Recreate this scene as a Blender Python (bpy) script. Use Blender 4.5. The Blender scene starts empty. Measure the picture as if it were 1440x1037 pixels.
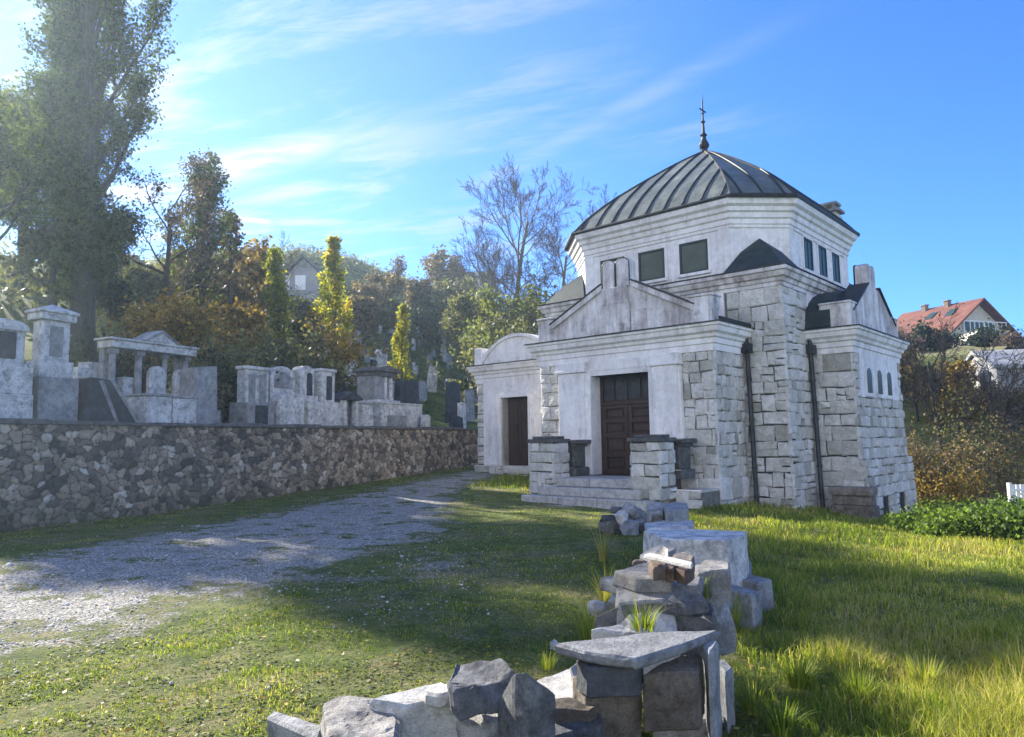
import bpy, bmesh, math, random
import numpy as np
from mathutils import Vector, Matrix, noise as mnoise

R = math.radians
scene = bpy.context.scene
COL = scene.collection
rnd = random.Random(7)

# ---------------------------------------------------------------- camera model
F, PT, RL = 1013.5, R(5.653), R(.763)
EYE = 1.6
def ray(px, py):
    c, s = math.cos(RL), math.sin(RL); a, b = px-720, py-518.5
    u = c*a-s*b; v = s*a+c*b
    d = (u/F, 1.0, -v/F); c, s = math.cos(PT), math.sin(PT)
    return Vector((d[0], c*d[1]-s*d[2], s*d[1]+c*d[2]))
def on_z(px, py, z):                     # sight line met with the level z
    d = ray(px, py); t = (z-EYE)/d.z
    return Vector((d.x*t, d.y*t, z))
def at_depth(px, py, Y):                 # sight line met with the distance Y
    d = ray(px, py); t = Y/d.y
    return Vector((d.x*t, Y, EYE+d.z*t))

# ---------------------------------------------------------------- terrain
W0 = Vector((-9.93, 14.0)); WD = Vector((.44, .898)); WN = Vector((-.898, .44))
def aq(x, y):
    dx, dy = x-W0.x, y-W0.y
    return dx*WD.x+dy*WD.y, dx*WN.x+dy*WN.y
def xy(a, q):
    return W0.x+a*WD.x+q*WN.x, W0.y+a*WD.y+q*WN.y
def sst(a, b, x):
    t = np.clip((np.asarray(x, float)-a)/(b-a), 0, 1); return t*t*(3-2*t)
def ground_z(x, y):
    x = np.asarray(x, float); y = np.asarray(y, float)
    z = .04*np.clip(y-17, 0, 18)*(1-sst(9, 16, x))
    z = z-.12*np.clip(x-5, 0, 9)*sst(8, 17, y)
    v = y+.15*(x-15)
    z = z+(7.2*sst(27, 43, v)+2.0*sst(43, 70, v))*sst(9, 15, x)
    near = 1-sst(18, 30, y)
    z = z+near*(.022*np.sin(1.7*x+.6*y)*np.sin(1.1*y-.5*x)+.014*np.sin(3.9*x-1.3*y+1)*np.sin(3.1*y+.7*x))
    z = z+.10*sst(3.0, 6, x)*(1-sst(5.2, 7.5, y))*near
    return z
def hill_z(a, q):
    a = np.asarray(a, float); q = np.asarray(q, float)
    k = .40+.19*sst(22, 60, a)
    q0 = 31+16*sst(22, 60, a)
    s = np.log1p(np.exp(np.clip((np.minimum(q, q0)-3.2)*1.1, -40, 40)))/1.1
    z = 2.0+k*s+.06*np.clip(q-q0, 0, 300)
    z = z+sst(3, 9, q)*(.25*np.sin(.5*a+.3*q)*np.sin(.42*q-.2*a)+.09*np.sin(1.3*a-.8*q))
    return z
def terrain(x, y):
    a, q = aq(x, y)
    return float(hill_z(a, q)) if q > .3 else float(ground_z(x, y))

# ---------------------------------------------------------------- mesh helpers
class MB:
    def __init__(s): s.v = []; s.f = []; s.mi = []; s.t = []; s.tone = .5
    def add(s, vs, fs, mi=0, tone=None):
        o = len(s.v); t = s.tone if tone is None else tone
        s.v += [tuple(p) for p in vs]; s.t += [t]*len(vs)
        for f in fs: s.f.append([i+o for i in f]); s.mi.append(mi)
        return s
    def box(s, x0, x1, y0, y1, z0, z1, mi=0, tone=None, ti=0.0):
        # ti: top inset (taper)
        vs = [(x0,y0,z0),(x1,y0,z0),(x1,y1,z0),(x0,y1,z0),(x0+ti,y0+ti,z1),(x1-ti,y0+ti,z1),(x1-ti,y1-ti,z1),(x0+ti,y1-ti,z1)]
        return s.add(vs, [(3,2,1,0),(4,5,6,7),(0,1,5,4),(1,2,6,5),(2,3,7,6),(3,0,4,7)], mi, tone)
    def prism(s, poly, d0, d1, axis='y', mi=0, tone=None):
        # polygon in the plane square to axis, given thickness d0..d1
        def P(u, v, d):
            return {'y': (u, d, v), 'x': (d, u, v), 'z': (u, v, d)}[axis]
        n = len(poly); vs = [P(u, v, d0) for u, v in poly]+[P(u, v, d1) for u, v in poly]
        fs = [tuple(range(n)), tuple(range(2*n-1, n-1, -1))]
        fs += [((i+1) % n, i, n+i, n+(i+1) % n) for i in range(n)]
        return s.add(vs, fs, mi, tone)
    def tube(s, pts, rad, n=8, mi=0, tone=None, cap=True):
        pts = [Vector(p) for p in pts]; vs = []; fs = []
        for i, p in enumerate(pts):
            d = (pts[min(i+1, len(pts)-1)]-pts[max(i-1, 0)])
            d = d.normalized() if d.length > 1e-9 else Vector((0, 0, 1))
            a = Vector((1, 0, 0)) if abs(d.x) < .8 else Vector((0, 1, 0))
            u = d.cross(a).normalized(); w = d.cross(u)
            r = rad[i] if hasattr(rad, '__len__') else rad
            for k in range(n):
                g = 2*math.pi*k/n; vs.append(p+u*(r*math.cos(g))+w*(r*math.sin(g)))
        for i in range(len(pts)-1):
            for k in range(n):
                k2 = (k+1) % n; fs.append((i*n+k, i*n+k2, (i+1)*n+k2, (i+1)*n+k))
        if cap: fs += [tuple(range(n-1, -1, -1)), tuple(range((len(pts)-1)*n, len(pts)*n))]
        return s.add(vs, fs, mi, tone)
    def lathe(s, prof, c=(0, 0, 0), n=16, mi=0):
        return s.tube([(c[0], c[1], c[2]+z) for r, z in prof], [max(r, .001) for r, z in prof], n, mi)
    def sweep(s, poly, prof, mi=0, cap=True, tone=None):
        # closed ccw polygon, profile of (outward offset, z) from bottom to top
        n = len(poly); vs = []
        P = [Vector(p) for p in poly]
        for off, z in prof:
            for i in range(n):
                a, b, c = P[i-1], P[i], P[(i+1) % n]
                n1 = Vector(((b-a).y, -(b-a).x)).normalized(); n2 = Vector(((c-b).y, -(c-b).x)).normalized()
                m = (n1+n2); m = m/(m.dot(n1)) if m.length > 1e-6 else n1
                q = b+m*off; vs.append((q.x, q.y, z))
        fs = []
        for j in range(len(prof)-1):
            for i in range(n):
                k = (i+1) % n; fs.append((j*n+i, j*n+k, (j+1)*n+k, (j+1)*n+i))
        if cap: fs.append(tuple(range((len(prof)-1)*n, len(prof)*n))); fs.append(tuple(range(n-1, -1, -1)))
        return s.add(vs, fs, mi, tone)
    def build(s, name, mat, parent=None, smooth=False, bevel=0, recalc=True):
        me = bpy.data.meshes.new(name)
        me.from_pydata(s.v, [], s.f)
        mats = mat if isinstance(mat, (list, tuple)) else [mat]
        for m in mats: me.materials.append(m)
        if len(mats) > 1: me.polygons.foreach_set('material_index', s.mi)
        at = me.attributes.new('tone', 'FLOAT', 'POINT'); at.data.foreach_set('value', s.t)
        if recalc:
            bm = bmesh.new(); bm.from_mesh(me); bmesh.ops.recalc_face_normals(bm, faces=bm.faces)
            if bevel:
                es = [e for e in bm.edges if len(e.link_faces) == 2 and e.calc_face_angle(0) > .5]
                bmesh.ops.bevel(bm, geom=es, offset=bevel, segments=1, profile=.7, affect='EDGES', clamp_overlap=True)
            bm.to_mesh(me); bm.free()
        if smooth: me.polygons.foreach_set('use_smooth', [True]*len(me.polygons))
        o = bpy.data.objects.new(name, me); COL.objects.link(o)
        if parent is not None: o.parent = parent
        return o

def tag(o, label=None, cat=None, group=None, kind=None):
    kind = kind or ('thing' if label else None)
    if label: o['label'] = label
    if cat: o['category'] = cat
    if group: o['group'] = group
    if kind: o['kind'] = kind
    return o
def empty(name, loc, rz, label, cat, group=None):
    o = bpy.data.objects.new(name, None); COL.objects.link(o)
    o.location = loc; o.rotation_euler = (0, 0, rz); o.empty_display_size = .3
    return tag(o, label, cat, group)
def np_mesh(name, V, Q, mat, tone=None, parent=None, extra=None):
    me = bpy.data.meshes.new(name); k = Q.shape[1]
    me.vertices.add(len(V)); me.vertices.foreach_set('co', np.ascontiguousarray(V, np.float32).ravel())
    me.loops.add(Q.size); me.loops.foreach_set('vertex_index', np.ascontiguousarray(Q, np.int32).ravel())
    me.polygons.add(len(Q)); me.polygons.foreach_set('loop_start', np.arange(0, Q.size, k, dtype=np.int32))
    me.update(calc_edges=True)
    me.materials.append(mat)
    if tone is not None:
        at = me.attributes.new('tone', 'FLOAT', 'POINT'); at.data.foreach_set('value', np.ascontiguousarray(tone, np.float32))
    for n_, arr in (extra or {}).items():
        at = me.attributes.new(n_, 'FLOAT', 'POINT'); at.data.foreach_set('value', np.ascontiguousarray(arr, np.float32))
    me.validate()
    o = bpy.data.objects.new(name, me); COL.objects.link(o)
    if parent is not None: o.parent = parent
    return o

# ---------------------------------------------------------------- materials
class NT:
    def __init__(s, name):
        s.m = bpy.data.materials.new(name); s.m.use_nodes = True
        s.t = s.m.node_tree; s.n = s.t.nodes; s.b = s.n['Principled BSDF']; s.out = s.n['Material Output']
        s.pos = s.n.new('ShaderNodeNewGeometry').outputs['Position']
    def L(s, a, b): s.t.links.new(a, b)
    def val(s, sock, v):
        if isinstance(v, bpy.types.NodeSocket): s.L(v, sock)
        else: sock.default_value = v
    def map(s, v, sc=(1, 1, 1), loc=(0, 0, 0), rot=(0, 0, 0)):
        n = s.n.new('ShaderNodeMapping'); s.L(v, n.inputs['Vector'])
        n.inputs['Scale'].default_value = sc; n.inputs['Location'].default_value = loc; n.inputs['Rotation'].default_value = rot
        return n.outputs[0]
    def noise(s, sc, det=4, rough=.6, v=None, dist=0):
        n = s.n.new('ShaderNodeTexNoise'); s.L(v or s.pos, n.inputs['Vector'])
        n.inputs['Scale'].default_value = sc; n.inputs['Detail'].default_value = det; n.inputs['Roughness'].default_value = rough
        n.inputs['Distortion'].default_value = dist
        return n.outputs['Fac']
    def noisec(s, sc, det=3, v=None):
        n = s.n.new('ShaderNodeTexNoise'); s.L(v or s.pos, n.inputs['Vector'])
        n.inputs['Scale'].default_value = sc; n.inputs['Detail'].default_value = det
        return n.outputs['Color']
    def vor(s, sc, v=None, feat='F1', out='Distance', rand=1):
        n = s.n.new('ShaderNodeTexVoronoi'); n.feature = feat; s.L(v or s.pos, n.inputs['Vector'])
        n.inputs['Scale'].default_value = sc; n.inputs['Randomness'].default_value = rand
        return n.outputs[out]
    def ramp(s, f, stops, interp='LINEAR'):
        n = s.n.new('ShaderNodeValToRGB'); s.val(n.inputs[0], f); e = n.color_ramp.elements; n.color_ramp.interpolation = interp
        while len(e) < len(stops): e.new(.5)
        for el, (p, c) in zip(e, stops):
            el.position = p
            el.color = (c, c, c, 1) if not hasattr(c, '__len__') else (c[0], c[1], c[2], 1)
        return n.outputs[0]
    def mix(s, f, a, b, mode='MIX'):
        n = s.n.new('ShaderNodeMix'); n.data_type = 'RGBA'; n.blend_type = mode
        s.val(n.inputs[0], f)
        for sock, v in ((n.inputs[6], a), (n.inputs[7], b)):
            if isinstance(v, bpy.types.NodeSocket): s.L(v, sock)
            else: sock.default_value = (v, v, v, 1) if not hasattr(v, '__len__') else (v[0], v[1], v[2], 1)
        return n.outputs[2]
    def math(s, op, a, b=0.0, c=None):
        n = s.n.new('ShaderNodeMath'); n.operation = op; s.val(n.inputs[0], a); s.val(n.inputs[1], b)
        if c is not None: s.val(n.inputs[2], c)
        return n.outputs[0]
    def vmath(s, op, a, b):
        n = s.n.new('ShaderNodeVectorMath'); n.operation = op; s.val(n.inputs[0], a); s.val(n.inputs[1], b)
        return n.outputs[0]
    def attr(s, name):
        n = s.n.new('ShaderNodeAttribute'); n.attribute_name = name; return n.outputs['Fac']
    def bump(s, h, strength=.5, dist=.02, prev=None):
        n = s.n.new('ShaderNodeBump'); n.inputs['Strength'].default_value = strength; n.inputs['Distance'].default_value = dist
        s.L(h, n.inputs['Height'])
        if prev is not None: s.L(prev, n.inputs['Normal'])
        return n.outputs[0]
    def done(s, col, rough=.8, bump=None, metal=0.0, spec=.3):
        s.val(s.b.inputs['Base Color'], col if isinstance(col, bpy.types.NodeSocket) else (*col, 1))
        s.val(s.b.inputs['Roughness'], rough); s.b.inputs['Metallic'].default_value = metal
        s.b.inputs['Specular IOR Level'].default_value = spec
        if bump is not None: s.L(bump, s.b.inputs['Normal'])
        return s.m

def stone_mat(name, c0, c1, c2, sc=3.0, bump=.5, stain=.5, bd=.02):
    n = NT(name)
    t = n.attr('tone')
    f = n.math('ADD', n.math('MULTIPLY', n.noise(sc, 6, .65), .75), n.math('MULTIPLY', t, .25))
    c = n.ramp(f, [(.34, c0), (.5, c1), (.66, c2)])
    lich = n.ramp(n.noise(sc*2.3, 7, .72), [(.47, 0), (.62, 1)])
    c = n.mix(n.math('MULTIPLY', lich, stain), c, tuple(x*.38 for x in c0))
    sp = n.ramp(n.noise(sc*14, 6, .72), [(.34, .74), (.62, 1.16)])
    c = n.mix(1, c, sp, 'MULTIPLY')
    h = n.math('ADD', n.noise(sc*5, 8, .7), n.math('MULTIPLY', n.noise(sc*20, 6, .7), .8))
    return n.done(c, .9, n.bump(h, min(1, bump*1.5), bd*1.3))

def plaster_mat(name, base, dirt, amount=.5):
    n = NT(name)
    v = n.map(n.pos, (1, 1, .16))
    st = n.noise(3.2, 7, .7, v)
    big = n.noise(.9, 5, .65)
    f = n.math('MULTIPLY', n.ramp(n.math('MULTIPLY', n.math('ADD', st, big), .5), [(.42, 0), (.60, 1)]), amount)
    c = n.mix(f, base, dirt)
    sp = n.ramp(n.noise(7, 8, .75), [(.3, .82), (.6, 1.05)])
    c = n.mix(1, c, sp, 'MULTIPLY')
    bl = n.ramp(n.math('ADD', n.math('MULTIPLY', n.noise(1.7, 8, .75), .7), n.math('MULTIPLY', st, .3)), [(.53, 0), (.64, 1)])
    c = n.mix(n.math('MULTIPLY', bl, amount*.75), c, tuple(x*.35 for x in dirt))
    h = n.math('ADD', n.noise(18, 6, .7), n.math('MULTIPLY', n.noise(3, 4), .6))
    return n.done(c, .85, n.bump(h, .35, .01))

M = {}
# irregular ashlar of the chapel: one tone per block, mortar in slot 1
n = NT('chapel_ashlar'); t = n.attr('tone')
c = n.ramp(t, [(0, (.40, .38, .335)), (.3, (.60, .58, .53)), (.7, (.71, .69, .65)), (1, (.79, .77, .74))])
c = n.mix(n.ramp(n.noise(2.2, 7, .7), [(.42, 0), (.7, .55)]), c, (.30, .28, .23))
c = n.mix(1, c, n.ramp(n.noise(9, 8, .75), [(.3, .72), (.65, 1.1)]), 'MULTIPLY')
h = n.math('ADD', n.noise(11, 9, .75), n.math('MULTIPLY', n.noise(4.5, 4), .8))
M['ashlar'] = n.done(c, .9, n.bump(h, 1.0, .07))
n = NT('mortar'); c = n.ramp(n.noise(6, 5), [(.3, (.09, .083, .073)), (.7, (.20, .19, .17))]); M['mortar'] = n.done(c, .95, n.bump(n.noise(30, 4), .4, .01))
M['plaster'] = plaster_mat('plaster', (.78, .765, .765), (.44, .40, .39), .5)
M['plaster_old'] = plaster_mat('plaster_weathered', (.72, .70, .70), (.28, .24, .23), .9)
n = NT('roof_metal')
c = n.ramp(n.noise(1.6, 6, .7, n.map(n.pos, (1, 1, .35))), [(.3, (.06, .072, .063)), (.55, (.125, .14, .12)), (.75, (.215, .225, .195))])
c = n.mix(1, c, n.ramp(n.noise(9, 6), [(.3, .8), (.7, 1.1)]), 'MULTIPLY')
M['roof'] = n.done(c, n.ramp(n.noise(4, 4), [(.3, .38), (.7, .6)]), n.bump(n.noise(3, 4), .4, .04), metal=.15, spec=.4)
n = NT('roof_seam'); M['seam'] = n.done(n.ramp(n.noise(8, 4), [(.3, (.018, .021, .02)), (.7, (.05, .053, .05))]), .6, metal=.3)
n = NT('dark_metal'); M['dark'] = n.done(n.ramp(n.noise(5, 5), [(.3, (.018, .022, .026)), (.7, (.05, .055, .06))]), .5, n.bump(n.noise(14, 4), .2, .01), metal=.4)
n = NT('dark_roof_sheet'); M['dark_roof'] = n.done(n.ramp(n.noise(2.5, 6, .7), [(.3, (.012, .020, .022)), (.6, (.030, .045, .046)), (.8, (.07, .085, .08))]), .65, n.bump(n.noise(6, 5), .3, .02), metal=.2)
n = NT('door_wood'); v = n.map(n.pos, (1, 1, .12))
c = n.ramp(n.noise(14, 6, .7, v), [(.3, (.016, .008, .006)), (.55, (.042, .020, .013)), (.8, (.085, .043, .027))])
M['wood'] = n.done(c, .55, n.bump(n.noise(30, 5, .6, v), .3, .006), spec=.4)
n = NT('window_glass'); c = n.ramp(n.noise(1.8, 5), [(.3, (.018, .034, .028)), (.7, (.045, .072, .055))]); M['glass'] = n.done(c, .3, spec=.3)
n = NT('window_frame'); M['frame'] = n.done((.028, .040, .034), .6)
M['white_stone'] = stone_mat('white_gravestone', (.30, .30, .29), (.55, .55, .54), (.72, .72, .70), 3.2, .5, .62)
M['grey_stone'] = stone_mat('grey_gravestone', (.17, .175, .18), (.28, .285, .29), (.40, .40, .40), 2.6, .5, .5)
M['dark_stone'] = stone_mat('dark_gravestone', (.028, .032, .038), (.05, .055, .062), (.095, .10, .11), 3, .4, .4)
M['marble'] = stone_mat('broken_marble', (.46, .44, .40), (.68, .66, .62), (.80, .78, .74), 5, .6, .42)
M['lime'] = stone_mat('broken_limestone', (.26, .245, .225), (.45, .43, .40), (.62, .60, .57), 6, .8, .5)
M['slate'] = stone_mat('broken_dark_slab', (.10, .105, .112), (.20, .205, .215), (.36, .365, .37), 7, .8, .5)
M['brown_stone'] = stone_mat('broken_brown_stone', (.13, .105, .08), (.235, .20, .165), (.36, .325, .28), 6, .8, .5)
M['brick'] = stone_mat('broken_brick', (.13, .085, .06), (.23, .165, .125), (.34, .27, .22), 9, .6, .3)
M['pier_cap'] = stone_mat('pier_cap_stone', (.07, .072, .07), (.12, .122, .12), (.19, .19, .185), 5, .6, .5)
M['step'] = stone_mat('step_stone', (.33, .315, .30), (.47, .455, .44), (.60, .59, .57), 4, .5, .4)

# rubble of the retaining wall: tone of each stone and depth of the joint come from the mesh
n = NT('rubble_masonry')
t = n.attr('tone'); jn = n.attr('joint')
c = n.ramp(t, [(0, (.075, .07, .065)), (.25, (.17, .145, .12)), (.5, (.30, .245, .19)), (.72, (.42, .34, .255)), (.9, (.54, .475, .385)), (1, (.70, .67, .61))])
c = n.mix(1, c, n.ramp(n.noise(14, 8, .75), [(.3, .55), (.68, 1.25)]), 'MULTIPLY')
c = n.mix(n.ramp(jn, [(.0, 0), (.9, 1)]), c, n.ramp(n.noise(20, 5), [(.3, (.03, .028, .025)), (.7, (.10, .094, .084))]))
damp = n.ramp(n.noise(.35, 5, .65), [(.44, 0), (.70, .6)])
c = n.mix(damp, c, (.055, .058, .055))
sx = n.n.new('ShaderNodeSeparateXYZ'); n.L(n.pos, sx.inputs[0])
c = n.mix(n.math('MULTIPLY', n.ramp(n.math('ADD', sx.outputs[2], n.math('MULTIPLY', n.noise(2.2, 5), .8)), [(.35, 1), (.95, 0)]), .55), c, (.05, .062, .032))
h = n.noise(14, 9, .75)
M['rubble'] = n.done(c, .92, n.bump(h, .9, .05))
n = NT('wall_coping'); c = n.ramp(n.noise(5, 7, .7), [(.3, (.055, .055, .056)), (.7, (.16, .155, .15))]); M['coping'] = n.done(c, .92, n.bump(n.noise(14, 7), .7, .03))

# lawn, soil and gravel in one material; attribute gravel says how stony
def ground_mat(name):
    n = NT(name)
    g = n.attr('gravel')
    big = n.noise(.75, 5, .65); mid = n.noise(3.1, 6, .7); fine = n.noise(24, 6, .7); vf = n.noise(70, 3, .6)
    green = n.ramp(mid, [(.28, (.042, .058, .015)), (.5, (.095, .125, .027)), (.72, (.18, .195, .05))])
    dry = n.ramp(fine, [(.3, (.13, .105, .055)), (.7, (.29, .235, .13))])
    c = n.mix(n.ramp(n.math('ADD', n.math('MULTIPLY', big, .6), n.math('MULTIPLY', mid, .4)), [(.46, 0), (.62, .8)]), green, dry)
    c = n.mix(1, c, n.ramp(fine, [(.25, .38), (.75, 1.5)]), 'MULTIPLY')
    peb = n.vor(38, None, 'F1', 'Color'); ped = n.vor(38, None, 'F1', 'Distance')
    sp = n.n.new('ShaderNodeSeparateColor'); n.L(peb, sp.inputs[0])
    gc = n.ramp(sp.outputs[0], [(0, (.23, .215, .19)), (.5, (.43, .41, .375)), (1, (.67, .645, .60))])
    gc = n.mix(n.ramp(ped, [(.35, 0), (.75, .65)]), gc, (.10, .095, .085))
    gc = n.mix(n.ramp(n.noise(1.3, 6, .7), [(.50, 0), (.66, .55)]), gc, (.10, .105, .06))
    m = n.math('ADD', n.math('MULTIPLY', g, 1.5), n.math('SUBTRACT', n.math('MULTIPLY', n.noise(1.3, 9, .72), 2.9), 1.93))
    m2 = n.ramp(n.math('ADD', m, n.math('MULTIPLY', n.math('SUBTRACT', vf, .5), .35)), [(.32, 0), (.52, 1)])
    c = n.mix(m2, c, gc)
    h = n.math('ADD', n.math('MULTIPLY', n.noise(30, 6, .7), 1.0), n.math('MULTIPLY', n.math('MULTIPLY', ped, m2), -1.2))
    return n.done(c, .95, n.bump(h, .9, .03), spec=.15)
M['ground'] = ground_mat('lawn_and_gravel')
n = NT('hillside_grass')
c = n.ramp(n.noise(.6, 7, .7), [(.30, (.045, .055, .018)), (.46, (.10, .125, .03)), (.58, (.17, .20, .04)), (.72, (.16, .125, .065))])
c = n.mix(1, c, n.ramp(n.noise(9, 6, .7), [(.3, .6), (.7, 1.3)]), 'MULTIPLY')
M['hill'] = n.done(c, .95, n.bump(n.noise(6, 8, .75), 1, .15), spec=.1)

def leaf_mat(name, stops, trans=.45, rough=.6):
    n = NT(name); t = n.attr('tone')
    c = n.ramp(t, stops)
    c = n.mix(1, c, n.ramp(n.noise(1.4, 3), [(.3, .8), (.7, 1.2)]), 'MULTIPLY')
    n.done(c, rough, spec=.25)
    tr = n.n.new('ShaderNodeBsdfTranslucent'); hs = n.mix(1, c, (1.5, 1.55, .75), 'MULTIPLY'); n.L(hs, tr.inputs[0])
    mx = n.n.new('ShaderNodeMixShader'); mx.inputs[0].default_value = trans
    n.L(n.b.outputs[0], mx.inputs[1]); n.L(tr.outputs[0], mx.inputs[2]); n.L(mx.outputs[0], n.out.inputs[0])
    return n.m
M['leaf_green'] = leaf_mat('leaf_green', [(0, (.024, .038, .014)), (.5, (.055, .080, .024)), (1, (.11, .135, .04))])
M['leaf_light'] = leaf_mat('leaf_light_green', [(0, (.045, .066, .022)), (.5, (.10, .13, .038)), (1, (.18, .19, .06))], .5)
M['leaf_fresh'] = leaf_mat('leaf_fresh_green', [(0, (.03, .055, .014)), (.5, (.085, .14, .028)), (1, (.17, .23, .05))], .5)
M['leaf_dark'] = leaf_mat('leaf_dark_green', [(0, (.010, .018, .010)), (.5, (.022, .038, .018)), (1, (.05, .07, .03))], .25)
M['leaf_yellow'] = leaf_mat('leaf_yellow', [(0, (.12, .14, .025)), (.45, (.26, .27, .03)), (.75, (.40, .36, .035)), (1, (.45, .30, .04))], .55)
M['leaf_brown'] = leaf_mat('leaf_brown', [(0, (.055, .042, .03)), (.5, (.135, .098, .058)), (1, (.24, .17, .085))], .35)
M['leaf_orange'] = leaf_mat('leaf_orange', [(0, (.09, .07, .022)), (.5, (.24, .15, .035)), (1, (.40, .27, .055))], .35)
M['leaf_purple'] = leaf_mat('leaf_purple', [(0, (.045, .035, .035)), (.5, (.10, .072, .072)), (1, (.17, .12, .10))], .3)
M['leaf_olive'] = leaf_mat('leaf_olive', [(0, (.05, .055, .03)), (.5, (.115, .12, .055)), (1, (.20, .195, .085))], .35)
M['grass'] = leaf_mat('grass_blade', [(0, (.05, .075, .012)), (.35, (.115, .17, .022)), (.65, (.235, .27, .036)), (.88, (.38, .32, .09)), (1, (.48, .39, .2))], .5)
M['litter'] = leaf_mat('fallen_leaf', [(0, (.12, .07, .03)), (.5, (.26, .17, .05)), (1, (.42, .30, .06))], .2)
n = NT('gravel_stone'); M['gravel'] = n.done(n.ramp(n.attr('tone'), [(0, (.20, .195, .18)), (.6, (.42, .41, .39)), (1, (.66, .65, .63))]), .9)
n = NT('bark'); v = n.map(n.pos, (1, 1, .2))
M['bark'] = n.done(n.ramp(n.noise(9, 6, .7, v), [(.3, (.028, .024, .020)), (.7, (.085, .075, .062))]), .9, n.bump(n.noise(20, 5, .7, v), .7, .02))
n = NT('bark_pale'); M['bark_pale'] = n.done(n.ramp(n.noise(6, 5), [(.3, (.075, .066, .055)), (.7, (.16, .145, .12))]), .9)
n = NT('house_render'); M['render'] = n.done(n.ramp(n.noise(1.2, 5), [(.3, (.42, .38, .31)), (.7, (.52, .48, .40))]), .9)
n = NT('house_white'); M['house_white'] = n.done(n.ramp(n.noise(1.2, 5), [(.3, (.60, .60, .60)), (.7, (.72, .72, .71))]), .9)
n = NT('house_grey'); M['house_grey'] = n.done(n.ramp(n.noise(.8, 6, .7), [(.3, (.20, .205, .22)), (.7, (.32, .325, .33))]), .9)
n = NT('roof_tile'); w = n.n.new('ShaderNodeTexWave'); w.inputs['Scale'].default_value = 2.2; w.inputs['Distortion'].default_value = 1.2
n.L(n.pos, w.inputs['Vector'])
c = n.ramp(n.noise(1.1, 7, .75), [(.3, (.10, .04, .03)), (.55, (.185, .068, .045)), (.75, (.25, .12, .08))])
c = n.mix(1, c, n.ramp(w.outputs['Fac'], [(0, .75), (1, 1.1)]), 'MULTIPLY')
M['tile'] = n.done(c, .85, n.bump(w.outputs['Fac'], .5, .05))
n = NT('roof_grey'); M['tile_grey'] = n.done(n.ramp(n.noise(2, 5), [(.3, (.06, .06, .068)), (.7, (.12, .12, .13))]), .8)
n = NT('bank_dry_grass'); M['bank'] = n.done(n.ramp(n.noise(1.5, 7, .7), [(.3, (.10, .10, .04)), (.6, (.20, .19, .08)), (.8, (.16, .12, .06))]), .95, n.bump(n.noise(9, 6), .8, .06))
n = NT('white_paint'); M['paint'] = n.done(n.ramp(n.noise(5, 5), [(.3, (.6, .6, .6)), (.7, (.76, .76, .75))]), .6)


# ================================================================= SETTING: GROUND
def grid_axis(segs):
    out = []
    for a, b, st in segs: out += list(np.arange(a, b-1e-6, st))
    out.append(segs[-1][1]); return np.array(out)
def sheet(name, xs, ys, zf, mat, extra=None, keep=None):
    X, Y = np.meshgrid(xs, ys); Xf, Yf = X.ravel(), Y.ravel()
    V = np.stack(zf(Xf, Yf), 1)
    nx, ny = len(xs), len(ys); i = np.arange((ny-1)*(nx-1)); r, c = i//(nx-1), i % (nx-1); a = r*nx+c
    Q = np.stack([a, a+1, a+nx+1, a+nx], 1)
    if keep is not None:
        k = keep(Xf, Yf); Q = Q[k[Q].all(1)]
    o = np_mesh(name, V, Q, mat, extra=extra(Xf, Yf) if extra else None)
    o.data.polygons.foreach_set('use_smooth', [True]*len(o.data.polygons))
    return o

# gravel track runs along the retaining wall: upper and lower edge against the distance along the wall
PA = np.array([-14, -4, -1, 3, 6, 9, 13, 18, 26]); PU = np.array([-5.2, -4.4, -3.7, -2.9, -2.3, -1.8, -1.4, -1.1, -.8])
PLo = np.array([-10.2, -9.3, -9.1, -8.4, -6.6, -4.9, -3.7, -3.0, -2.6])
def gravel_at(x, y):
    a, q = aq(np.asarray(x), np.asarray(y))
    u = np.interp(a, PA, PU); l = np.interp(a, PA, PLo)
    w = np.minimum(u-q, q-l)
    g = sst(-1.5, 1.1, w)*.72
    # thin stony spread out over the lawn, worn patch before the steps
    g = np.maximum(g, .50*np.exp(-(((x+1.2)/1.9)**2+((y-9.2)/2.6)**2)))
    g = np.maximum(g, .30*np.exp(-(((x+2.2)/1.8)**2+((y-4.6)/1.3)**2)))
    g = np.maximum(g, .62*np.exp(-(((x-1.4)/1.6)**2+((y-17.6)/1.0)**2)))
    return g
def gxyz(x, y): return x, y, ground_z(x, y)
gx = grid_axis([(-190, -40, 15), (-40, -14, 2), (-14, -6, .5), (-6, 8, .14), (8, 16, .4), (16, 60, 1.5), (60, 200, 14)])
gy = grid_axis([(-60, -4, 7), (-4, 2, .5), (2, 15, .14), (15, 26, .35), (26, 60, 1.2), (60, 140, 5), (140, 260, 20)])
ground = sheet('ground', gx, gy, gxyz, M['ground'], extra=lambda x, y: {'gravel': gravel_at(x, y)},
               keep=lambda x, y: aq(x, y)[1] < 6)
tag(ground, kind='structure')
# the track itself, a sheet laid 4 mm over the ground
pa = np.arange(-13, 24.01, .16); pq = np.linspace(0, 1, 40)
def track(A, T):
    u = np.interp(A, PA, PU)+.5; l = np.interp(A, PA, PLo)-.5
    x, y = xy(A, l+(u-l)*T); return x, y, ground_z(x, y)+.008-.05*np.clip(1-np.minimum(T, 1-T)/.06, 0, 1)
pt = sheet('path', pa, pq, track, M['ground'], extra=lambda A, T: {'gravel': gravel_at(*track(A, T)[:2])})
tag(pt, kind='structure')
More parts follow.
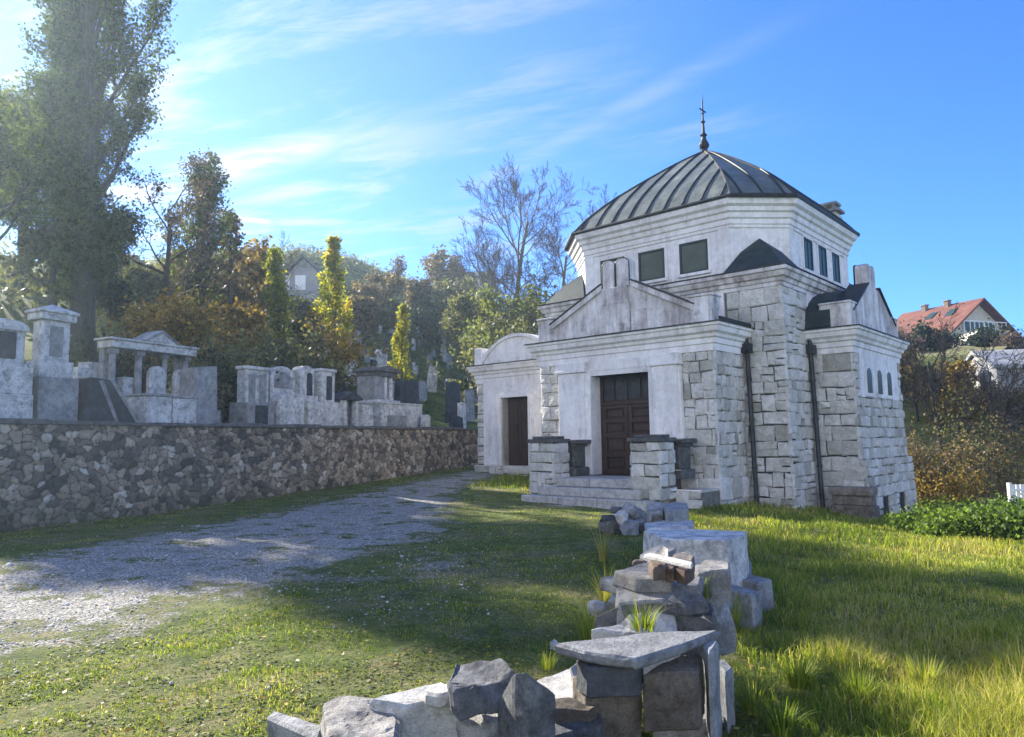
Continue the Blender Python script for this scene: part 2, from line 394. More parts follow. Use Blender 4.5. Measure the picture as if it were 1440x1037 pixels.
# hillside above the wall
ha = grid_axis([(-70, -12, 4), (-12, 40, .7), (40, 90, 2), (90, 180, 9)])
hq = grid_axis([(.3, 14, .45), (14, 60, 1.6), (60, 130, 10)])
hs = sheet('hillside', ha, hq, lambda a, q: (*xy(a, q), hill_z(a, q)), M['hill'])
tag(hs, kind='structure')

# ================================================================= RETAINING WALL
wrot = math.atan2(WD.y, WD.x)
wall = empty('retaining_wall', (W0.x, W0.y, 0), wrot, 'long rubble stone retaining wall along the gravel track', 'wall')
La, Lb = -26, 24
def rubble_cells(u, z, cu=.185, cz=.155, seed=0):
    # nearest and second nearest of jittered stone centres
    wu = u+.05*np.sin(3.1*z+1.7*u)+.03*np.sin(7.7*u-2*z); wz = z+.04*np.sin(2.9*u+.6)+.025*np.sin(8.3*u+5*z)
    X, Y = wu/cu, wz/cz; xi, yi = np.floor(X).astype(int), np.floor(Y).astype(int)
    hh = lambda a, b, k: ((np.sin(a*127.1+b*311.7+k*74.7+seed)*43758.5453) % 1.0)
    d1 = np.full(X.shape, 9.0); d2 = np.full(X.shape, 9.0); cid = np.zeros(X.shape)
    for i in (-1, 0, 1):
        for j in (-1, 0, 1):
            a, b = xi+i, yi+j; px, py = a+.08+.84*hh(a, b, 1), b+.08+.84*hh(a, b, 2); wgt = .62+.85*hh(a, b, 5)**1.5
            d = np.sqrt((X-px)**2+(Y-py)**2)/wgt; nb = d < d1
            d2 = np.where(nb, d1, np.minimum(d2, d)); cid = np.where(nb, hh(a, b, 3), cid); d1 = np.where(nb, d, d1)
    return d1, d2, cid
us = grid_axis([(La, -5, .3), (-5, 6, .022), (6, 24, .034)]); zs_ = np.linspace(0, 1, 92)
UU, TT = np.meshgrid(us, zs_); UU, TT = UU.ravel(), TT.ravel()
bx_, by_ = xy(UU, -.1); zb0 = ground_z(bx_, by_)-.25; ZZ = zb0+(2.04-zb0)*TT
d1, d2, cid = rubble_cells(UU, ZZ)
ed = sst(0, .22, d2-d1)
bul = .042*ed*(.55+.9*((cid*7.31) % 1))+.012*np.sin(UU*31+ZZ*17)*np.sin(ZZ*29-UU*11)*ed+.02*np.sin(.9*UU)*np.sin(1.3*ZZ)
nx_, nz_ = len(us), len(zs_); i = np.arange((nz_-1)*(nx_-1)); r_, c_ = i//(nx_-1), i % (nx_-1); a_ = r_*nx_+c_
np_mesh('masonry', np.stack([UU, -.02-(1-TT)*.12-bul, ZZ], 1), np.stack([a_, a_+1, a_+nx_+1, a_+nx_], 1), M['rubble'], np.clip(.08+.84*cid+.25*((cid*13.7) % 1-.5), 0, 1), wall, {'joint': 1-sst(.01, .12, d2-d1)})
m = MB(); m.box(La, Lb, .25, .5, -.5, 2.0); m.build('backing', M['rubble'], wall)
m = MB(); u = La
while u < Lb:
    L = rnd.uniform(.7, 1.5); h = 2.12+rnd.uniform(-.015, .03)
    m.box(u, min(u+L, Lb)-.012, -.13+rnd.uniform(-.03, .03), .52, 2.03, h); u += L
m.build('coping', M['coping'], wall, bevel=.015)

# ================================================================= CHAPEL
CXY = (4.843, 17.184); TH = R(-42.073)
chapel = empty('cemetery_chapel', (CXY[0], CXY[1], 0), TH, 'white stone cemetery chapel with an octagonal metal dome', 'chapel')
BX0, BX1, BY0, BY1 = -6.37, 1.042, 1.652, 9.0      # the main square
CS, CM = -2.664, 5.31

def ashlar(mb, O, U, Nn, width, z0, z1, seed, holes=(), hmin=.20, hmax=.42, wmin=.24, wmax=.60, batter=0.0, e0=0, e1=0):
    rg = random.Random(seed); O = Vector(O); U = Vector(U); Nn = Vector(Nn)
    brk = sorted({z0, z1, *[h[2] for h in holes], *[h[3] for h in holes]})
    brk = [b for b in brk if z0-1e-6 <= b <= z1+1e-6]
    def P(u, z, d):
        k = batter*(z1-z)+.035
        return O+U*(u-e0*k*(1-u/width)+e1*k*u/width)+Nn*(d+batter*(z1-z))+Vector((0, 0, z))
    def block(u0, u1, a, b):
        if u1-u0 < .04: return
        g = .006; j = lambda s=.026: rg.uniform(-s, s)
        p = rg.uniform(.018, .055); ins = .03
        t = min(1, max(0, rg.gauss(.55, .32)))
        c = [(u0+g+j(), a+g+j()), (u1-g+j(), a+g+j()), (u1-g+j(), b-g+j()), (u0+g+j(), b-g+j())]
        cu = sum(x for x, _ in c)/4; cz = sum(z for _, z in c)/4
        ring = []
        for (x, z), (x2, z2) in zip(c, c[1:]+c[:1]):
            ring += [(x, z), ((x+x2)/2+j(.012), (z+z2)/2+j(.012))]
        k = []
        for x, z in ring:
            dx, dz = cu-x, cz-z
            k.append((x+ins*(1 if dx > 0 else -1)*min(1, abs(dx)*4), z+ins*(1 if dz > 0 else -1)*min(1, abs(dz)*4)))
        vs = [P(x, z, -.03) for x, z in ring]+[P(x, z, .006) for x, z in ring]+[P(x, z, p*rg.uniform(.6, 1.15)) for x, z in k]+[P(cu+j(.03), cz+j(.02), p*rg.uniform(.95, 1.5))]
        fs = []
        for i in range(8):
            i2 = (i+1) % 8
            fs += [(i, i2, 8+i2, 8+i), (8+i, 8+i2, 16+i2, 16+i), (16+i, 16+i2, 24)]
        mb.add(vs, fs, 0, t)
    for s0, s1 in zip(brk, brk[1:]):
        z = s0
        while z < s1-.02:
            h = rg.uniform(hmin, hmax)
            if s1-z-h < hmin*.75: h = s1-z
            h = min(h, s1-z)
            spans = [(0, width)]
            for (u0, u1, a, b) in holes:
                if z+h*.5 > a and z+h*.5 < b:
                    spans = [q for (x, y) in spans for q in ((x, min(y, u0)), (max(x, u1), y)) if q[1]-q[0] > .03]
            for x, y in spans:
                u = x
                while u < y-.01:
                    w = rg.uniform(wmin, wmax)*(1 if h > .28 else .8)
                    if y-u-w < wmin*.7: w = y-u
                    if h > .3 and rg.random() < .24:
                        k = rg.uniform(.4, .6); block(u, u+w, z, z+h*k); block(u, u+w, z+h*k, z+h)
                    elif h > .27 and w > .42 and rg.random() < .3:
                        k = rg.uniform(.4, .6); block(u, u+w*k, z, z+h)
                        q = rg.uniform(.4, .6); block(u+w*k, u+w, z, z+h*q); block(u+w*k, u+w, z+h*q, z+h)
                    else: block(u, u+w, z, z+h)
                    u += w
            z += h
AM = [M['ashlar'], M['mortar']]
def core(mb, x0, x1, y0, y1, z0, z1): mb.box(x0, x1, y0, y1, z0, z1, 1)
X_, Y_ = Vector((1, 0, 0)), Vector((0, 1, 0))

# main square: stone corners, plaster between
m = MB(); core(m, BX0+.01, BX1-.01, BY0+.01, BY1-.01, -1.4, 5.42)
ashlar(m, (-.4, BY0, 0), X_, -Y_, 1.46, -.5, 5.38, 1, hmin=.27, hmax=.46, wmin=.28, wmax=.66, batter=.022, e1=1)
ashlar(m, (BX1, BY0, 0), Y_, X_, 1.62, -.7, 5.38, 2, hmin=.22, hmax=.40, wmin=.22, wmax=.55, batter=.022, e0=1)
ashlar(m, (BX0, BY0, 0), X_, -Y_, 1.2, -.3, 5.38, 3)
ashlar(m, (BX1, 7.5, 0), Y_, X_, 1.5, -1.2, 5.38, 4)
ashlar(m, (BX0, BY1, 0), -Y_, -X_, BY1-BY0, -.3, 5.38, 5)
m.build('stone_wall', AM, chapel, recalc=True)
for b_ in ((-5.0, -.45, BY0-.06, BY0+.2, 4.2, 5.40), (BX1-.2, BX1+.05, 3.3, 7.45, 4.2, 5.40)):
    m = MB(); m.box(*b_); m.build('plaster_wall', M['plaster'], chapel)
sq = [(BX0, BY0), (BX1, BY0), (BX1, BY1), (BX0, BY1)]
m = MB(); m.sweep(sq, [(-.3, 5.36), (.05, 5.36), (.05, 5.46), (.09, 5.47), (.11, 5.56), (.17, 5.58), (.21, 5.70), (.26, 5.72), (.27, 5.80), (.22, 5.835), (-.6, 5.86)])
main_cornice = m.build('cornice', M['plaster_old'], chapel)
m = MB(); m.sweep(sq, [(.20, 5.838), (.29, 5.825), (.29, 5.845), (-.5, 5.90)]); m.build('flashing', M['dark'], main_cornice)

# drum and its windows
dw, de = 3.50, 2.37
def octo(w, e): return [(CS-e, CM-w), (CS+e, CM-w), (CS+w, CM-e), (CS+w, CM+e), (CS+e, CM+w), (CS-e, CM+w), (CS-w, CM+e), (CS-w, CM-e)]
m = MB(); m.sweep(octo(dw, de), [(-.4, 5.6), (0, 5.6), (0, 7.4), (-.4, 7.4)])
for s in (-1, 1):      # shallow piers at the arrises
    for a in (CS+s*(de-.16),): m.box(a-.16, a+.16, CM-dw-.03, CM-dw+.1, 5.9, 7.16)
    m.box(CS+dw-.1, CS+dw+.03, CM+s*(de-.16)-.16, CM+s*(de-.16)+.16, 5.9, 7.16)
drum = m.build('drum', M['plaster'], chapel)
m = MB(); m.sweep(octo(dw, de), [(-.3, 7.14), (.035, 7.14), (.04, 7.22), (.07, 7.235), (.07, 7.36), (.12, 7.40), (.14, 7.52), (.20, 7.56), (.22, 7.66), (.30, 7.72), (.33, 7.84), (.33, 7.88), (-.3, 7.9)])
m.build('cornice', M['plaster'], chapel)
def flat_window(cx, z0, z1, wd, plane, axis, split):
    # frame with a recessed pane on a plane of the drum
    f = MB(); o = plane; t = .06
    def bx(mb, u0, u1, a, b, d0, d1):
        if axis == 'y': mb.box(u0, u1, o+d0, o+d1, a, b)
        else: mb.box(o-d1, o-d0, u0, u1, a, b)
    bx(f, cx-wd/2, cx+wd/2, z1-t, z1, -.03, .05); bx(f, cx-wd/2, cx+wd/2, z0, z0+t, -.03, .05)
    bx(f, cx-wd/2, cx-wd/2+t, z0+t, z1-t, -.03, .05); bx(f, cx+wd/2-t, cx+wd/2, z0+t, z1-t, -.03, .05)
    if split: bx(f, cx-.02, cx+.02, z0+t, z1-t, -.022, .045)
    w = f.build('window', M['frame'], chapel)
    p = MB(); bx(p, cx-wd/2+t-.01, cx+wd/2-t+.01, z0+t-.01, z1-t+.01, -.006, .03); p.build('pane', M['glass'], w)
    s = MB(); bx(s, cx-wd/2-.06, cx+wd/2+.06, z0-.08, z0-.002, -.07, .05); bx(s, cx-wd/2-.07, cx+wd/2+.07, z1+.002, z1+.09, -.035, .05)
    bx(s, cx-wd/2-.09, cx-wd/2-.002, z0, z1, -.03, .05); bx(s, cx+wd/2+.002, cx+wd/2+.09, z0, z1, -.03, .05)
    s.build('surround', M['plaster'], w)
for cx in (-4.03, -2.69, -1.36): flat_window(cx, 6.10, 6.97, .86, CM-dw, 'y', False)
for cx in (4.28, 5.42, 6.56): flat_window(cx, 6.20, 7.10, .66, CM+dw-CM+CS, 'x', True)

# octagonal metal dome
ew, ee = 3.83, 2.60
PROF = [(1.0, 0), (.975, .09), (.945, .24), (.905, .42), (.85, .64), (.77, .93), (.68, 1.22), (.56, 1.58), (.43, 1.95), (.30, 2.31), (.18, 2.62), (.08, 2.86), (.03, 2.97)]
ZE = 7.93
def prof_z(r):
    for (r0, a), (r1, b) in zip(PROF, PROF[1:]):
        if r1 <= r <= r0: return a+(b-a)*(r0-r)/(r0-r1)
    return PROF[-1][1]
oc = octo(ew, ee)
m = MB(); vs = []; fs = []
for r, z in PROF:
    for (x, y) in oc: vs.append((CS+(x-CS)*r, CM+(y-CM)*r, ZE+z))
for j in range(len(PROF)-1):
    for i in range(8):
        k = (i+1) % 8; fs.append((j*8+i, j*8+k, j*8+8+k, j*8+8+i))
fs.append(tuple(range((len(PROF)-1)*8, len(PROF)*8)))
m.add(vs, fs)
dome = m.build('dome', M['roof'], chapel)
m = MB(); m.sweep(octo(ew-.01, ee), [(-.5, ZE-.06), (.04, ZE-.07), (.06, ZE-.02), (.05, ZE+.02), (-.02, ZE+.035)], cap=False); m.build('eave_edge', M['dark'], dome)
m = MB()
for i in range(8):                                   # standing seams and hips
    a, b = Vector(oc[i]), Vector(oc[(i+1) % 8]); c = Vector((CS, CM)); mid = (a+b)/2; e = (b-a).normalized(); half = (b-a).length/2
    nrm = (mid-c); dist = nrm.length; nrm.normalize()
    cnt = 9 if half > 1.5 else 3
    off0 = (mid-c).dot(e)
    for k in range(cnt):
        t = -half+2*half*(k+.5)/cnt
        rmin = max(abs(t)/half, .06)
        pts = []
        for r in [x for x, _ in PROF if x > rmin+.01]+[rmin]:
            p = c+nrm*(dist*r)+e*t; pts.append((p.x, p.y, ZE+prof_z(r)+.018))
        if len(pts) > 1: m.tube(pts, .031, 4)
    m.tube([(CS+(a.x-CS)*r, CM+(a.y-CM)*r, ZE+z+.012) for r, z in PROF], .035, 5)
m.build('seams', M['seam'], dome)
m = MB(); m.lathe([(.22, 2.86), (.19, 3.0), (.15, 3.05), (.10, 3.12), (.15, 3.18), (.175, 3.26), (.14, 3.35), (.09, 3.44), (.07, 3.55), (.12, 3.60), (.05, 3.68), (.035, 4.0), (.075, 4.06), (.03, 4.12), (.022, 4.75), (.005, 5.05)], (CS, CM, ZE-.02), 12)
m.box(CS-.018, CS+.018, CM-.20, CM+.20, ZE+4.42, ZE+4.455); m.lathe([(.0, 4.28), (.055, 4.33), (.0, 4.38)], (CS, CM, ZE), 8)
m.build('finial', M['dark'], dome, smooth=False)
# corner roofs filling the square behind the chamfers
for sx in (-1, 1):
    for sy in (-1, 1):
        cx_, cy_ = (BX1+.12 if sx > 0 else BX0-.12), (BY0-.12 if sy < 0 else BY1+.12)
        p1 = (CS+sx*de-.12*sx, CM+sy*dw); p2 = (CS+sx*dw, CM+sy*de-.12*sy); ap = ((p1[0]+p2[0])/2, (p1[1]+p2[1])/2)
        z = 5.87; ins = .10
        m = MB(); A = (p1[0], cy_, z); Bq = (cx_, p2[1], z); Cq = (cx_, cy_, z); T = (ap[0]+sx*.05, ap[1]+sy*.05, 6.86)
        D = (p1[0], p1[1]-sy*.3, z); E = (p2[0]-sx*.3, p2[1], z); mid1 = ((A[0]+Cq[0])/2, cy_, z)
        up = lambda P, Q, k, h: (P[0]+(Q[0]-P[0])*k, P[1]+(Q[1]-P[1])*k, P[2]+(Q[2]-P[2])*k+h)
        # slightly swelling triangular faces rising from both eaves to the point on the drum
        m.add([A, Cq, Bq, up(A, T, .5, .10), up(Cq, T, .5, .10), up(Bq, T, .5, .10), T, D, E], [(0, 1, 4, 3), (1, 2, 5, 4), (3, 4, 6), (4, 5, 6), (0, 3, 6, 7), (2, 8, 6, 5)])
        m.build('corner_roof', M['dark_roof'], chapel)

# south portico
PW = 5.389
DO = (-3.55, -1.74)                                  # door opening
m = MB()
core(m, -PW+.01, DO[0]-.02, .01, BY0+.05, -.6, 3.72); core(m, DO[1]+.02, -.01, .01, BY0+.05, -.6, 3.72); core(m, DO[0]-.02, DO[1]+.02, .01, BY0, 3.29, 3.72); core(m, DO[0]-.02, DO[1]+.02, .5, BY0, -.6, 3.3)
ashlar(m, (-PW, 0, 0), X_, -Y_, PW, .62, 3.70, 11, holes=[(PW-4.62, PW-.87, .62, 3.70)], hmin=.22, hmax=.44, wmin=.20, wmax=.52, e1=1)
ashlar(m, (0, 0, 0), Y_, X_, BY0, .62, 3.70, 12, hmin=.2, hmax=.36, wmin=.2, wmax=.45, e0=1)
ashlar(m, (-PW, BY0, 0), -Y_, -X_, BY0, .1, 3.70, 13)
m.build('stone_wall', AM, chapel)
m = MB(); core(m, -PW-.06, .06, -.06, BY0, -.8, .62)
ashlar(m, (-.95, -.06, 0), X_, -Y_, 1.03, -.5, .64, 14, hmin=.3, hmax=.36, wmin=.4, wmax=.9); ashlar(m, (.06, -.06, 0), Y_, X_, BY0, -.6, .64, 15, hmin=.3, hmax=.36, wmin=.4, wmax=.9)
ashlar(m, (-PW-.06, -.06, 0), X_, -Y_, 1.0, -.3, .64, 16, hmin=.3, hmax=.36, wmin=.4, wmax=.9)
m.build('plinth', AM, chapel)
for (a, b, jin) in ((-4.63, DO[0], 1), (DO[1], -.86, -1)):
    m = MB()
    cz = [(.64, .05), (3.40, 0)]
    m.prism([(a-.04, .64), (b+.04 if jin < 0 else b, .64), (b if jin > 0 else b, 3.42), (a, 3.42)] if jin > 0 else [(a, .64), (b+.07, .64), (b, 3.42), (a, 3.42)], -.16, .42 if False else .02, 'y')
    pil = m.build('pilaster', M['plaster'], chapel, bevel=.012)
    m = MB(); 
    ca, cb = (a-.06, b-.10) if jin > 0 else (a+.10, b+.06)
    m.box(ca, cb, -.29, 0, 3.40, 3.47); m.box(ca+.03, cb-.03, -.26, 0, 3.47, 3.69); m.build('capital', M['plaster'], pil, bevel=.01)
    m = MB()
    if jin > 0: m.box(a+.05, b-.16, -.24, -.1, .66, 3.40)
    else: m.box(a+.16, b-.03, -.24, -.1, .66, 3.40)
    m.build('shaft', M['plaster'], pil, bevel=.012)
m = MB(); m.box(DO[0]-.02, DO[0]+.0, -.02, .46, .64, 3.30); m.box(DO[1], DO[1]+.02, -.02, .46, .64, 3.30); m.box(-4.60, -.90, -.10, -.0, 3.425, 3.685); m.box(DO[0]-.02, DO[1]+.02, -.10, .46, 3.29, 3.42)
m.build('door_surround', M['plaster'], chapel)
# double door with raised panels
door = MB(); door.box(DO[0], DO[1], .36, .44, .62, 3.29)
door.box(DO[0], DO[0]+.09, .30, .36, .64, 3.28); door.box(DO[1]-.09, DO[1], .30, .36, .64, 3.28); door.box(DO[0]+.09, DO[1]-.09, .30, .36, 2.50, 2.58)
door = door.build('door', M['wood'], chapel, bevel=.006)
mid = (DO[0]+DO[1])/2
for k in (0, 1):
    a = DO[0]+.10 if k == 0 else mid+.008; b = mid-.008 if k == 0 else DO[1]-.10
    m = MB(); m.box(a, b, .335, .365, .66, 2.49)
    for (z0, z1) in ((.78, 1.10), (1.22, 1.62), (1.74, 2.02), (2.12, 2.40)):
        pass
    hz0 = [.66, .78, 1.10, 1.22, 1.62, 1.74, 2.02, 2.12, 2.40, 2.49]
    for q in range(0, 10, 2): m.box(a, b, .27, .336, hz0[q], hz0[q+1])
    m.box(a, a+.10, .272, .336, .66, 2.49); m.box(b-.10, b, .272, .336, .66, 2.49)
    for (z0, z1) in ((.78, 1.10), (1.22, 1.62), (1.74, 2.02), (2.12, 2.40)): m.box(a+.17, b-.17, .295, .337, z0+.06, z1-.06)
    pass
    m.build('door_leaf', M['wood'], door, bevel=.008)
m = MB(); m.box(mid-.05, mid-.025, .27, .32, 1.62, 1.80); m.tube([(mid-.037, .30, 1.74), (mid-.037, .25, 1.74), (mid-.15, .25, 1.74)], .012, 6); m.build('door_handle', M['dark'], door)
m = MB()
for k in range(4): m.box(DO[0]+.12+k*.41, DO[0]+.12+k*.41+.34, .325, .345, 2.64, 3.20)
m.build('transom', M['dark'], door)
# portico cornice, roof, pediment with tablets
pq_ = [(-PW, 0), (0, 0), (0, BY0+.02), (-PW, BY0+.02)]
m = MB(); m.sweep(pq_, [(-.2, 3.68), (.05, 3.68), (.055, 3.84), (.09, 3.86), (.09, 3.98), (.14, 4.01), (.16, 4.08), (.24, 4.13), (.27, 4.24), (.31, 4.26), (.31, 4.33), (-.2, 4.35)])
pc = m.build('cornice', M['plaster'], chapel)
m = MB(); m.sweep(pq_, [(.28, 4.336), (.345, 4.325), (.345, 4.352), (-.2, 4.385)]); m.build('flashing', M['dark'], pc)
m = MB(); hx = -PW/2
m.prism([(-PW-.27, 4.39), (.27, 4.39), (.27, 4.46), (hx, 5.62), (-PW-.27, 4.46)], .30, BY0+.0, 'y')
m.build('portico_roof', M['dark_roof'], chapel)
ped = MB()
ped.prism([(-PW+.02, 4.386), (-.02, 4.386), (-.02, 4.60), (-.56, 4.78), (-2.22, 5.60), (-3.16, 5.60), (-4.83, 4.78), (-PW+.02, 4.60)], -.02, .29, 'y')
ped = ped.build('pediment', M['plaster_old'], chapel)
m = MB()
for sgn in (-1, 1):
    P0 = (hx+sgn*2.25, 4.70); P1 = (hx+sgn*.46, 5.59)
    dx, dz = P1[0]-P0[0], P1[1]-P0[1]; L = math.hypot(dx, dz); nx, nz = (-dz/L*sgn*-1, dx/L*sgn*-1)
    q = [(P0[0], P0[1]), (P1[0], P1[1]), (P1[0]+0, P1[1]+.15), (P0[0], P0[1]+.15)]
    m.prism(q, -.10, .31, 'y')
m.build('rake', M['plaster_old'], ped)
m = MB()
for sgn in (-1, 1):
    P0 = (hx+sgn*2.27, 4.85); P1 = (hx+sgn*.46, 5.75)
    m.prism([P0, P1, (P1[0], P1[1]+.03), (P0[0], P0[1]+.03)], -.13, .33, 'y')
m.build('rake_flashing', M['dark'], ped)
m = MB(); m.box(hx-.54, hx+.42, -.12, .2, 4.39, 5.16); m.box(hx-.46, hx+.36, -.10, .25, 5.16, 5.62)
m.box(hx-1.0, hx-.56, -.07, .1, 4.39, 4.95, tone=.4); m.box(hx+.44, hx+.9, -.07, .1, 4.39, 4.95, tone=.4)
m.build('pedestal', M['plaster_old'], ped, bevel=.015)
for a, b in ((-PW-.03, -4.87), (-.575, .02)):
    m = MB(); m.box(a, b, -.07, .42, 4.386, 5.02); m.box(a-.03, b+.03, -.10, .45, 5.02, 5.08)
    m.build('acroterion', M['plaster_old'], ped, bevel=.012)
def tablet_pts(x0, x1, z0, zs, n=10):
    r = (x1-x0)/2; c = (x0+x1)/2
    return [(x0, z0), (x1, z0)]+[(c+r*math.cos(math.pi*k/n), zs+r*.78*math.sin(math.pi*k/n)) for k in range(n+1)]
for k in (0, 1):
    a = hx-.44+k*.445; b = a+.435
    m = MB(); m.prism(tablet_pts(a, b, 5.62, 6.22), -.06, .24, 'y')
    tb = m.build('tablet', M['plaster_old'], chapel, bevel=.01)
    m = MB(); pts = tablet_pts(a+.01, b-.01, 5.64, 6.22); 
    m.tube([(x, -.065, z) for x, z in pts[2:]]+[(a+.01, -.065, 5.64)], .014, 5); m.tube([(b-.01, -.065, 5.64), (b-.01, -.065, 6.22)], .02, 5)
    m.build('tablet_edge', M['dark'], tb)
# steps, landing and the two flanking piers
for i, (x0, x1, y0, y1, z0, z1) in enumerate(((-4.44, -.75, -2.05, -.06, -.25, .20), (-4.08, -1.05, -1.82, -.06, .20, .42), (-3.69, -1.37, -1.56, -.06, .42, .64))):
    m = MB(); L = x1-x0; n_ = 2 if i else 3; u = x0
    for k in range(n_):
        w = L/n_*rnd.uniform(.9, 1.1) if k < n_-1 else x1-u
        m.box(u+.006, u+w-.006, y0+rnd.uniform(-.012, .012), y1, z0, z1-rnd.uniform(.001, .012)); u += w
    m.build('step', M['step'], chapel, bevel=.02)
for x0 in (-4.46, -1.36):
    x1 = x0+.76
    m = MB(); core(m, x0+.02, x1-.02, -1.60, -.98, .2, 1.50)
    ashlar(m, (x0, -1.64, 0), X_, -Y_, .76, .2, 1.50, int(x0*10)+70, hmin=.24, hmax=.30, wmin=.3, wmax=.8)
    ashlar(m, (x1, -1.64, 0), Y_, X_, .66, .2, 1.50, int(x0*10)+90, hmin=.24, hmax=.30, wmin=.3, wmax=.8)
    ashlar(m, (x0, -.98, 0), -Y_, -X_, .66, .2, 1.50, int(x0*10)+95, hmin=.24, hmax=.30, wmin=.3, wmax=.8)
    p = m.build('pier', AM, chapel)
    m = MB(); m.box(x0-.06, x1+.06, -1.71, -.93, 1.51, 1.61); m.box(x0+.05, x1-.05, -1.6, -1.05, 1.61, 1.68); m.build('cap', M['pier_cap'], p, bevel=.02)
    m = MB(); m.box(x0+.12, x1+.14, -.90, -.24, .64, .86); m.box(x0+.2, x1+.06, -.84, -.3, .86, 1.46); m.box(x0+.14, x1+.12, -.88, -.26, 1.40, 1.47); m.box(x0+.06, x1+.20, -.93, -.2, 1.47, 1.58)
    m.build('planter_block', M['pier_cap'], p, bevel=.025)
m = MB(); ashlar(m, (-.6, -1.0, 0), X_, -Y_, .66, -.4, .38, 33, hmin=.3, hmax=.4, wmin=.5, wmax=.9); core(m, -.6, .05, -.99, -.06, -.5, .36); m.box(-.6, .06, -1.0, -.06, .36, .40)
m.build('plinth_ledge', AM, chapel)

# east wing
EX, EY0, EY1 = 2.153, 3.226, 7.48
wn = [(4.30, .46), (5.22, .46), (6.14, .46)]
m = MB(); core(m, BX1-.1, EX-.01, EY0+.01, EY1-.01, -1.6, 3.73)
ashlar(m, (BX1, EY0, 0), X_, -Y_, EX-BX1, -.6, 3.72, 21, hmin=.26, hmax=.42, wmin=.26, wmax=.55, batter=.03, e1=1)
ashlar(m, (EX, EY0, 0), Y_, X_, EY1-EY0, .98, 3.72, 22, holes=[(.42, EY1-EY0-.35, 2.58, 3.72)], hmin=.18, hmax=.30, wmin=.16, wmax=.42, batter=.03, e0=1)
ashlar(m, (EX, EY1, 0), -X_, Y_, EX-BX1, -1.2, 3.72, 23, batter=.03)
m.build('wing_wall', AM, chapel)
m = MB(); core(m, EX-.2, EX+.15, EY0-.02, EY1+.12, -1.6, .96)
ashlar(m, (EX+.17, EY0-.05, 0), Y_, X_, EY1-EY0+.2, -1.1, .98, 24, holes=[(1.2, 1.85, -.62, .02), (2.75, 3.4, -.62, .02)], hmin=.22, hmax=.34, wmin=.2, wmax=.6, batter=.02, e0=1)
ashlar(m, (EX-.4, EY0-.06, 0), X_, -Y_, .58, -.9, .98, 25, hmin=.22, hmax=.34, wmin=.2, wmax=.6, batter=.02, e1=1)
m.build('plinth', AM, chapel)
for a in (1.2, 2.75):
    m = MB(); m.box(EX+.1, EX+.165, EY0-.05+a, EY0-.05+a+.65, -.62, .02); m.box(EX+.165, EX+.19, EY0-.05+a+.30, EY0-.05+a+.34, -.6, 0)
    m.build('basement_window', M['dark'], chapel)
m = MB(); m.box(EX-.1, EX+.055, EY0+.42, EY1-.35, 2.58, 3.72); m.build('window_panel', M['plaster'], chapel)
for c_, w_ in wn:
    f = MB(); pts = tablet_pts(c_-.27, c_+.27, 2.66, 3.20); f.prism(pts, EX-.02, EX+.085, 'x')
    w = f.build('arched_window', M['plaster'], chapel, bevel=.01)
    p = MB(); pts = tablet_pts(c_-.20, c_+.20, 2.70, 3.20); p.prism(pts, EX+.03, EX+.092, 'x'); p.build('pane', M['glass'], w)
    p = MB(); p.box(EX+.06, EX+.12, c_-.3, c_+.3, 2.60, 2.66); p.build('sill', M['plaster'], w)
eq = [(BX1-.1, EY0), (EX, EY0), (EX, EY1), (BX1-.1, EY1)]
m = MB(); m.sweep(eq, [(-.2, 3.70), (.05, 3.70), (.055, 3.84), (.09, 3.86), (.09, 3.98), (.14, 4.01), (.16, 4.08), (.22, 4.13), (.25, 4.24), (.29, 4.26), (.29, 4.33), (-.2, 4.35)])
ec = m.build('cornice', M['plaster'], chapel)
m = MB(); m.sweep(eq, [(.26, 4.336), (.32, 4.325), (.32, 4.352), (-.2, 4.385)]); m.build('flashing', M['dark'], ec)
my = (EY0+EY1)/2
m = MB(); g = [(EY0-.22, 4.39), (EY1+.22, 4.39), (EY1+.22, 4.5)]
N_ = 12
arc = [(my+(EY1-EY0)/2*1.06*math.cos(math.pi*k/N_), 4.5+1.12*math.sin(math.pi*k/N_)**.85) for k in range(N_+1)]
m.prism(g[:2]+arc, BX1-.05, EX-.45, 'x'); m.build('wing_roof', M['dark_roof'], chapel)
m = MB(); m.prism([(EY0-.02, 4.386), (EY1+.02, 4.386), (EY1+.02, 4.66), (my+.55, 5.66), (my-.55, 5.66), (EY0-.02, 4.66)], EX-.42, EX+.02, 'x')
ped2 = m.build('pediment', M['plaster_old'], chapel)
m = MB()
for sgn in (-1, 1): m.prism([(my+sgn*1.95, 4.78), (my+sgn*.5, 5.70), (my+sgn*.5, 5.74), (my+sgn*1.95, 4.83)], EX-.46, EX+.08, 'x')
m.build('rake_flashing', M['dark'], ped2)
for a, b in ((EY0-.05, EY0+.55), (EY1-.55, EY1+.05)):
    m = MB(); m.box(EX-.72, EX+.05, a, b, 4.386, 4.98); m.box(EX-.74, EX+.07, a-.03, b+.03, 4.98, 5.03); m.build('acroterion', M['plaster_old'], ped2, bevel=.012)
for k in (0, 1):
    a = my-.44+k*.40; m = MB(); m.prism(tablet_pts(a, a+.40, 5.62, 6.16), EX-.30, EX+.0, 'x'); t_ = m.build('tablet', M['plaster_old'], chapel, bevel=.01)
    m = MB(); m.prism(tablet_pts(a+.0, a+.4, 5.62, 6.17), EX-.34, EX-.302, 'x'); m.build('tablet_back', M['dark'], t_)
m = MB()
for k, (x0, x1, y0, z0, z1) in enumerate(((1.62, 2.62, 2.62, -.9, -.10), (1.66, 2.56, 2.66, -.10, .14), (1.60, 2.60, 2.60, .14, .34))):
    m.box(x0, x1, y0, EY0-.1, z0, z1, tone=.3+.2*k)
m.build('low_buttress', M['brown_stone'], chapel, bevel=.03)

